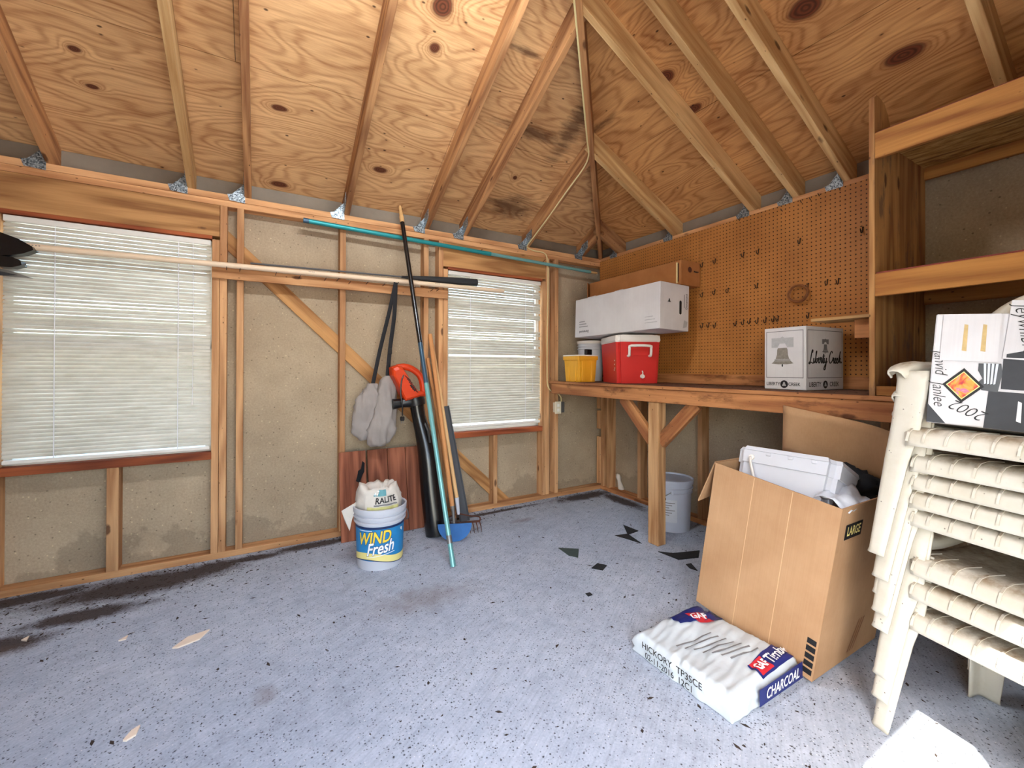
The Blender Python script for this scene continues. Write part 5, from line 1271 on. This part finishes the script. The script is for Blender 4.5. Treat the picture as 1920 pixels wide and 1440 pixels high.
yF = sby0 - 0.014 - sg.location.y
flatpoly('printed_band', [(-.16, -.03), (.13, -.03), (.13, .034), (-.16, .03)], 'wrap_navy', sg, (0.085, yF, 0.042), *FY, 0.004)
text('CHARCOAL', 0.052, 'ink_white', sg, (0.075, yF, 0.042), *FY, shear=0.2, bold=0.015, sx=0.8, lift=0.006)
xF = sbx0 - 0.014 - sg.location.x
text('HICKORY  TP3SCE', 0.036, 'ink_black', sg, (xF, 0.02, 0.062), *FX, bold=0.008, sx=0.95, lift=0.004)
text('02-11-2016  12C1', 0.034, 'ink_black', sg, (xF, 0.03, 0.028), *FX, bold=0.008, sx=0.9, lift=0.004)

# ------------------------------------------------------------------ big open carton
D = (0.546, 0.509, 0.689)
lg = at_box('moving_carton', D, (-0.857, -2.232, 0.389), (8.3, 0.31, -0.19), 'large open brown moving carton tilted beside the chairs', 'carton')
hx2, hy2, hz2, th = D[0] / 2, D[1] / 2, D[2], 0.005
boxm('front_panel', (th, D[1], hz2), 'card', lg, Matrix.Translation((-hx2 + th / 2, 0, hz2 / 2)))
boxm('back_panel', (th, D[1], hz2), 'card', lg, Matrix.Translation((hx2 - th / 2, 0, hz2 / 2)))
boxm('end_panel', (D[0] - 2 * th, th, hz2), 'card', lg, Matrix.Translation((0, -hy2 + th / 2, hz2 / 2)))
boxm('end_panel', (D[0] - 2 * th, th, hz2), 'card', lg, Matrix.Translation((0, hy2 - th / 2, hz2 / 2)))
boxm('base_panel', (D[0] - 2 * th, D[1] - 2 * th, th), 'card', lg, Matrix.Translation((0, 0, th / 2 + .001)))
# back flap standing up and curling at its right end
vs, fs = [], []; n1, n2 = 16, 6
for i in range(n1 + 1):
    a = i / n1; y = hy2 - 0.01 - a * (D[1] - 0.02)
    curl = max(0, a - 0.55) ** 2 * 0.9
    for j in range(n2 + 1):
        b = j / n2; L_ = (0.262 - 0.16 * curl * 2.0) * b
        ang = R(14) - curl * b * 2.2
        vs.append((hx2 - math.sin(ang) * L_ - 0.008 * math.sin(a * 3) * b, y, hz2 + math.cos(ang) * L_))
for i in range(n1):
    for j in range(n2): q = i * (n2 + 1) + j; fs.append([q, q + n2 + 1, q + n2 + 2, q + 1])
solid(mesh('raised_flap', vs, fs, 'card', lg, True), 0.005)
# left flap hanging outside with a torn hand hole
fl = [(0, 0), (-0.46, 0), (-0.47, -0.11), (-0.40, -0.16), (-0.30, -0.155), (-0.29, -0.11), (-0.24, -0.10), (-0.22, -0.15), (-0.15, -0.19), (0.0, -0.215)]
o = mesh('hanging_flap', [(-hx2 + 0.03 - x if False else -hx2 + 0.01 - x * 1.0, hy2 + 0.008 - z * 0.28, hz2 + z) for x, z in fl], [list(range(len(fl)))], 'card', lg); solid(o, 0.005, 0)
o = mesh('folded_flap', [(-hx2 + th, -hy2 + .02, hz2 - .004), (-hx2 + th, hy2 - .02, hz2 - .004), (-hx2 + 0.02, hy2 - .02, hz2 - 0.2), (-hx2 + 0.02, -hy2 + .02, hz2 - 0.2)], [[0, 1, 2, 3]], 'card', lg); solid(o, 0.004, 0)
for y, w in ((0.07, .0012), (-0.085, .0012)):
    flatpoly('crease', [(-w, -.34), (w, -.34), (w, .34), (-w, .34)], 'crease', lg, (-hx2, y, hz2 / 2), *FX, 0.0006)
flatpoly('size_label', [(-.068, -.030), (.068, -.030), (.068, .030), (-.068, .030)], 'ink_black', lg, (-hx2 + 0.12, -hy2, hz2 - 0.10), *FY, 0.001)
text('LARGE', 0.050, 'ink_cream', lg, (-hx2 + 0.12, -hy2, hz2 - 0.10), *FY, shear=0.0, bold=0.02, sx=0.72, lift=0.002)
for k in range(5): flatpoly('colour_bar', [(-.016, -.011), (.016, -.011), (.016, .011), (-.016, .011)], 'ink_black', lg, (-hx2, -hy2 + 0.022, 0.030 + 0.030 * k), *FX, 0.001)
for k in range(3):
    a_ = -0.03 + 0.022 * k
    flatpoly('printed_chevron', [(a_, 0), (a_ + .010, 0), (a_ + .075, .13), (a_ + .065, .13)], 'belt', lg, (0.02, -hy2, 0.03), *FY, 0.001)
# white square pail inside
MP = Matrix.Translation((-0.130, -0.01, 0.400)) @ Euler((R(-9), R(24), 0)).to_matrix().to_4x4()
pl_ = empty('square_pail', mtx=lg.matrix_basis @ MP); tag(pl_, 'white square plastic pail with lid inside the big open carton', 'pail')
tapered('pail_body', (0.24, 0.36), (0.27, 0.39), 0.0, 0.30, 'white_plastic', pl_, 0.03)
tapered('pail_rim', (0.285, 0.405), (0.29, 0.41), 0.30, 0.355, 'white_plastic', pl_, 0.035)
tapered('pail_lid', (0.295, 0.415), (0.28, 0.40), 0.3555, 0.375, 'white_plastic', pl_, 0.035)
tube('pail_handle', [(-0.145, 0.13, 0.318), (-0.158, 0.125, 0.30), (-0.160, 0.09, 0.22), (-0.155, 0.06, 0.14)], 0.010, 'cooler_white', pl_, 8, 4, flat=(1, .6))
lathe('handle_pivot', [(0.013, 0.0), (0.012, 0.006), (0.0, 0.007)], 'cooler_white', pl_, 12, mtx=Matrix.Translation((-0.143, 0.13, 0.322)) @ Euler((0, R(-90), 0)).to_matrix().to_4x4())
for y in (-0.03, 0.06, -0.12): boxm('lid_clip', (0.006, 0.02, 0.012), 'white_plastic', pl_, Matrix.Translation((-0.147, y, 0.345)), 0.002)
def crumple(name, mtx, rx, ry, rz, mat, label, cat, seed, amp=0.35, seg=22):
    vs, fs = [], []
    for i in range(seg + 1):
        ph = math.pi * i / seg
        for k in range(seg):
            a = 2 * math.pi * k / seg; d = Vector((math.sin(ph) * math.cos(a), math.sin(ph) * math.sin(a), math.cos(ph)))
            s = 1 + amp * mnoise.noise(d * 2.1 + Vector((seed, 0, 0))) + amp * .5 * mnoise.noise(d * 5.3 + Vector((0, seed, 0)))
            vs.append((d.x * rx * s, d.y * ry * s, d.z * rz * s + rz))
    for i in range(seg):
        for k in range(seg): fs.append([i * seg + k, i * seg + (k + 1) % seg, (i + 1) * seg + (k + 1) % seg, (i + 1) * seg + k])
    o = mesh(name, vs, fs, mat, None, True, mtx); tag(o, label, cat); return o
crumple('black_rag', lg.matrix_basis @ Matrix.Translation((0.155, -0.13, 0.575)), 0.095, 0.12, 0.085, 'rag', 'bundle of black cloth in the back of the big open carton', 'rag', 4.0)
vs, fs = [], []
for i in range(13):
    for j in range(9):
        x, y = -0.13 + 0.26 * i / 12, -0.06 + 0.12 * j / 8
        vs.append((x, y, 0.03 * mnoise.noise(Vector((x * 14, y * 18, 2))) + 0.014 * mnoise.noise(Vector((x * 40, y * 40, 5))) + 0.05 - 0.25 * abs(y)))
for i in range(12):
    for j in range(8): q = i * 9 + j; fs.append([q, q + 9, q + 10, q + 1])
o = mesh('crumpled_paper', vs, fs, 'papers', None, True, lg.matrix_basis @ Matrix.Translation((-0.10, -0.185, 0.645)) @ Euler((R(10), R(0), R(4))).to_matrix().to_4x4()); solid(o, 0.0015); tag(o, 'crumpled white paper at the front corner of the big carton', 'paper')
crumple('brown_rag', lg.matrix_basis @ Matrix.Translation((0.13, -0.215, 0.60)), 0.05, 0.03, 0.035, 'belt', 'small crumpled brown paper beside the black cloth', 'paper', 8.0)

# ------------------------------------------------------------------ stacked plastic armchairs
ch = empty('plastic_armchair', (0, 0, 0))
def corner_leg(name, sx, sy, path):
    """open corner channel: path of (corner x, corner y, z, width, radius)"""
    rings = []
    for (x, y, z, w, r_) in path:
        X, Y = sx * x, sy * y; ring = [Vector((X - sx * w, Y, z)), Vector((X - sx * (w + r_) / 2, Y, z))]
        for k in range(5):
            a = math.pi / 2 * k / 4; ring.append(Vector((X - sx * r_ + sx * r_ * math.sin(a), Y - sy * r_ + sy * r_ * math.cos(a), z)))
        ring += [Vector((X, Y - sy * (w + r_) / 2, z)), Vector((X, Y - sy * w, z))]
        rings.append(ring)
    o = loft(name, rings, 'chair', ch, closed=False); solid(o, 0.006, 0.0); return o
for sy in (-1, 1):
    corner_leg('leg', 1, sy, [(0.265, 0.288, 0.0, 0.054, 0.016), (0.262, 0.285, 0.012, 0.052, 0.016), (0.250, 0.272, 0.15, 0.062, 0.018), (0.236, 0.257, 0.32, 0.076, 0.022), (0.224, 0.249, 0.42, 0.092, 0.026), (0.210, 0.244, 0.52, 0.096, 0.026), (0.203, 0.244, 0.58, 0.10, 0.028), (0.200, 0.250, 0.612, 0.105, 0.03)])
    corner_leg('leg', -1, sy, [(0.262, 0.275, 0.0, 0.058, 0.016), (0.258, 0.272, 0.012, 0.056, 0.016), (0.245, 0.258, 0.15, 0.064, 0.018), (0.225, 0.244, 0.34, 0.078, 0.022), (0.215, 0.238, 0.43, 0.082, 0.024)])
    path = smooth_path([(0.222, 0.232, 0.606), (0.200, 0.229, 0.622), (0.15, 0.226, 0.634), (0.06, 0.228, 0.632), (-0.06, 0.236, 0.642), (-0.135, 0.238, 0.685), (-0.19, 0.225, 0.755), (-0.24, 0.19, 0.83), (-0.265, 0.13, 0.87)], 4)
    rings = []
    for i, p in enumerate(path):
        t = (path[min(i + 1, len(path) - 1)] - path[max(i - 1, 0)]).normalized()
        lat = Vector((0, 0, 1)).cross(t)
        lat = lat.normalized() if lat.length > 1e-4 else Vector((0, 1, 0)); un = t.cross(lat).normalized()
        if un.z < 0: un = -un
        w = 0.028 if i > 3 else 0.022 + 0.002 * i
        rings.append([Vector((q.x, sy * q.y, q.z)) for q in [p + lat * (a * w) + un * h for a, h in ((-1.05, -0.026), (-1.0, -0.006), (-0.7, 0.004), (0, 0.007), (0.7, 0.004), (1.0, -0.006), (1.05, -0.026))]])
    solid(loft('armrest', rings, 'chair', ch, closed=False), 0.005, 0.0)
prof = [(-0.205, 0.445), (-0.19, 0.428), (-0.12, 0.418), (-0.02, 0.415), (0.08, 0.420), (0.15, 0.428), (0.195, 0.431), (0.218, 0.427), (0.234, 0.416), (0.242, 0.402), (0.246, 0.388), (0.2475, 0.376)]
rings = []
for j in range(25):
    u = -1 + 2 * j / 24; ring = []
    for x, z in prof:
        yh = 0.236 - (0.035 * max(0, (x - 0.17) / 0.0775) ** 2)
        edge = max(0, (abs(u) - 0.86) / 0.14)
        xx = x - (0.045 * edge ** 2 if x > 0.15 else 0)
        ring.append(Vector((xx, yh * u, z - 0.020 * edge ** 2 - 0.006 * (1 - u * u) * (x < 0.15))))
    rings.append(ring)
solid(loft('seat', rings, 'chair', ch, closed=False), 0.005, 0.0)
vs, fs = [], []
for u in (-0.82, -0.62, -0.36, -0.12, 0.12, 0.36, 0.62, 0.82):
    ln = [(0.12, 0.4285), (0.19, 0.4345), (0.222, 0.430), (0.240, 0.417), (0.2475, 0.403), (0.251, 0.390)]
    base = len(vs)
    for x, z in ln:
        for dy in (-0.003, 0.003): vs.append((x, 0.215 * u + dy + (0.02 * u * (x - .25)), z))
    for k in range(len(ln) - 1): q = base + 2 * k; fs.append([q, q + 2, q + 3, q + 1])
solid(mesh('seat_ribs', vs, fs, 'chair', ch), 0.003, 0.0)
rings = []
for j in range(21):
    u = -1 + 2 * j / 20; ring = []
    ztop = 0.885 - 0.075 * u * u - 0.10 * max(0, abs(u) - 0.7) ** 1.3
    for k in range(9):
        v = k / 8; ring.append(Vector((-0.195 - 0.10 * v - 0.02 * v * v + 0.05 * u * u, 0.235 * u * (1 - 0.12 * v), 0.44 + (ztop - 0.44) * v)))
    rings.append(ring)
solid(loft('backrest', rings, 'chair', ch, closed=False), 0.006, 0.0)
psi = math.atan2(0.256, -0.967)
CX, CY = -0.966, -2.966
ZS = [0.0, 0.10, 0.175, 0.33, 0.388, 0.445, 0.503, 0.585]
CL = ['lowest cream plastic armchair of the stack, feet on the floor', 'second cream plastic armchair from the bottom of the stack', 'third plastic armchair from the floor with leaf litter on its seat', 'fourth stacked plastic armchair, just above the wide gap', 'fifth plastic armchair counted from the bottom of the stack', 'sixth plastic armchair from the bottom, third from the top', 'plastic armchair directly under the topmost one of the stack', 'topmost plastic armchair of the stack, carrying the torn wine carton']
def copy_tree(root):
    r_ = root.copy(); COL.objects.link(r_)
    for c_ in root.children:
        k = c_.copy(); COL.objects.link(k); k.parent = r_
    return r_
for i, (z, l_b) in enumerate(zip(ZS, CL)):
    o = ch if i == 0 else copy_tree(ch)
    fwd = 0.018 if i == 7 else 0.003 * math.sin(i * 2.1)
    o.location = (CX + fwd * math.cos(psi), CY + fwd * math.sin(psi), z); o.rotation_euler = (0, 0, psi + R(0.4 * math.sin(i * 3.3)))
    tag(o, l_b, 'chair', 'stacked cream plastic armchairs')

# ------------------------------------------------------------------ torn wine carton on the top chair
D = (0.22, 0.30, 0.335)
wc = at_box('torn_carton', D, (-1.015, -2.895, 1.182), (4.0, 8.0, 15.0), 'torn white and black wine carton with handwriting on top chair', 'carton')
boxm('carton', D, 'whitecard', wc, Matrix.Translation((0, 0, D[2] / 2)), 0.003)
XW = -D[0] / 2; Y0W = D[1] / 2
def fp(x, z): return (x - D[1] / 2, z)      # face coordinates measured from the left edge
def fpoly(name, pts, mat, lift): return flatpoly(name, [fp(x, z) for x, z in pts], mat, wc, (XW, 0, 0), *FX, lift)
fpoly('black_print', [(0.0, 0.0), (0.042, 0.0), (0.0, 0.055)], 'wine_black', 0.001)
fpoly('black_print', [(0.118, 0.0), (0.30, 0.0), (0.30, 0.105), (0.122, 0.108)], 'wine_black', 0.001)
fpoly('black_print', [(0.145, 0.115), (0.30, 0.115), (0.30, 0.24), (0.145, 0.205)], 'wine_black', 0.001)
boxm('lid_flap', (0.004, 0.118, 0.142), 'whitecard', wc, Matrix.Translation((XW - 0.003, Y0W - 0.075, 0.262)))
boxm('side_flap', (0.004, 0.15, 0.17), 'whitecard', wc, Matrix.Translation((XW - 0.004, Y0W - 0.222, 0.283)) @ Euler((R(3), 0, 0)).to_matrix().to_4x4())
fpoly('black_print', [(0.150, 0.205), (0.297, 0.205), (0.297, 0.262), (0.15, 0.215)], 'wine_black', 0.0068)
for x in (0.066, 0.104): fpoly('glue_mark', [(x - .005, .222), (x + .005, .220), (x + .004, .30), (x - .004, .302)], 'tan_mark', 0.0056)
for x in (0.182, 0.222): fpoly('scuff', [(x - .004, .028), (x + .005, .024), (x + .004, .08), (x - .003, .084)], 'ink_white', 0.0016)
fpoly('torn_hole', [(0.098, 0.186), (0.142, 0.188), (0.146, 0.16), (0.14, 0.105), (0.108, 0.108), (0.100, 0.13), (0.108, 0.142), (0.098, 0.165)], 'black', 0.0012)
for k in range(4): fpoly('torn_paper', [(0.108 + .008 * k, 0.187), (0.113 + .008 * k, 0.187), (0.116 + .006 * k, 0.128), (0.112 + .006 * k, 0.126)], 'papers', 0.002)
dc = (0.070, 0.118)
fpoly('picture_frame', [(dc[0] - .043, dc[1]), (dc[0], dc[1] - .052), (dc[0] + .043, dc[1]), (dc[0], dc[1] + .052)], 'ink_black', 0.0014)
fpoly('picture_mat', [(dc[0] - .035, dc[1]), (dc[0], dc[1] - .042), (dc[0] + .035, dc[1]), (dc[0], dc[1] + .042)], 'ink_cream', 0.0018)
fpoly('picture', [(dc[0] - .032, dc[1]), (dc[0], dc[1] - .039), (dc[0] + .032, dc[1]), (dc[0], dc[1] + .039)], 'paint_art', 0.0022)
def hand(body, size, x, z, ang, lift=0.0016, sx=0.8):
    a = R(ang); rg = Vector((0, -math.cos(a), math.sin(a))); uv_ = Vector((0, math.sin(a), math.cos(a)))
    return text(body, size, 'ink_black', wc, (XW, Y0W - x, z), rg, uv_, shear=0.3, bold=-0.012, name='handwriting', lift=lift, sx=sx)
hand('Janvid', 0.040, 0.018, 0.185, -84); hand('Janlee', 0.040, 0.021, 0.088, -84)
hand('2002', 0.044, 0.088, 0.045, 155, sx=0.9)
hand('Jeywnlbrc', 0.046, 0.182, 0.29, -80, 0.0075)
text('PRO', 0.03, 'ink_white', wc, (XW, Y0W - 0.205, 0.16), (0, 0, 1), (0, 1, 0), bold=0.02, lift=0.002)

# ------------------------------------------------------------------ prints and small fittings become pieces of the part they sit on
SUBS = [('wine_carton', 'carton', None), ('long_white_carton', 'carton', None), ('long_brown_carton', 'carton', None), ('torn_carton', 'carton', None),
        ('shingle_bundle', 'wrapper', None), ('moving_carton', 'front_panel', ('crease', 'colour_bar')), ('moving_carton', 'size_label', ('lettering',)), ('moving_carton', 'end_panel', ('printed_chevron',)),
        ('detergent_bucket', 'label', ('label_band', 'label_swoosh', 'lettering', 'label_underline', 'label_print')), ('paint_bucket', 'label', ('label_print',)), ('paint_bucket', 'bucket_body', ('handwriting', 'handle_ear')),
        ('paper_sack', 'sack', None), ('leaf_blower', 'motor_housing', ('vent_slot', 'lettering')), ('leaf_blower', 'plug', ('plug_pin',)), ('leaf_blower', 'blower_tube', ('latch', 'rivet')),
        ('cooler', 'body', ('handle_recess', 'drain_plug', 'plug_strap', 'white_scrawl')), ('yellow_crate', 'crate_body', ('corner_rib',)), ('electrical_outlet', 'cover_plate', ('socket',)),
        ('plastic_armchair', 'seat', ('seat_ribs',)), ('square_pail', 'pail_rim', ('lid_clip', 'handle_pivot')), ('collection_bag', 'strap', ('strap_buckle',)), ('siding_panel', 'siding_board', ('burnt_hole',)),
        ('bow_rake', 'rake_bar', ('tine',)), ('pole_pruner', 'pole', ('stamp_mark',)), ('shelf_unit', 'shelf_board', ('painted_edge',)), ('workbench', 'bench_top', ('top_edging',)), ('window_blind', 'headrail', ('lift_cord',))]
base = lambda o: o.name.split('.')[0]
for root in [o for o in bpy.data.objects if o.parent is None]:
    for rn, pn, kids in SUBS:
        if base(root) != rn: continue
        parts = [c for c in root.children if base(c) == pn]
        if not parts: continue
        for c in list(root.children):
            if base(c) == pn or (kids is not None and base(c) not in kids): continue
            part = min(parts, key=lambda q: (q.matrix_basis.translation - c.matrix_basis.translation).length) if len(parts) > 1 else parts[0]
            mb = part.matrix_basis.inverted() @ c.matrix_basis
            c.parent = part; c.matrix_basis = mb
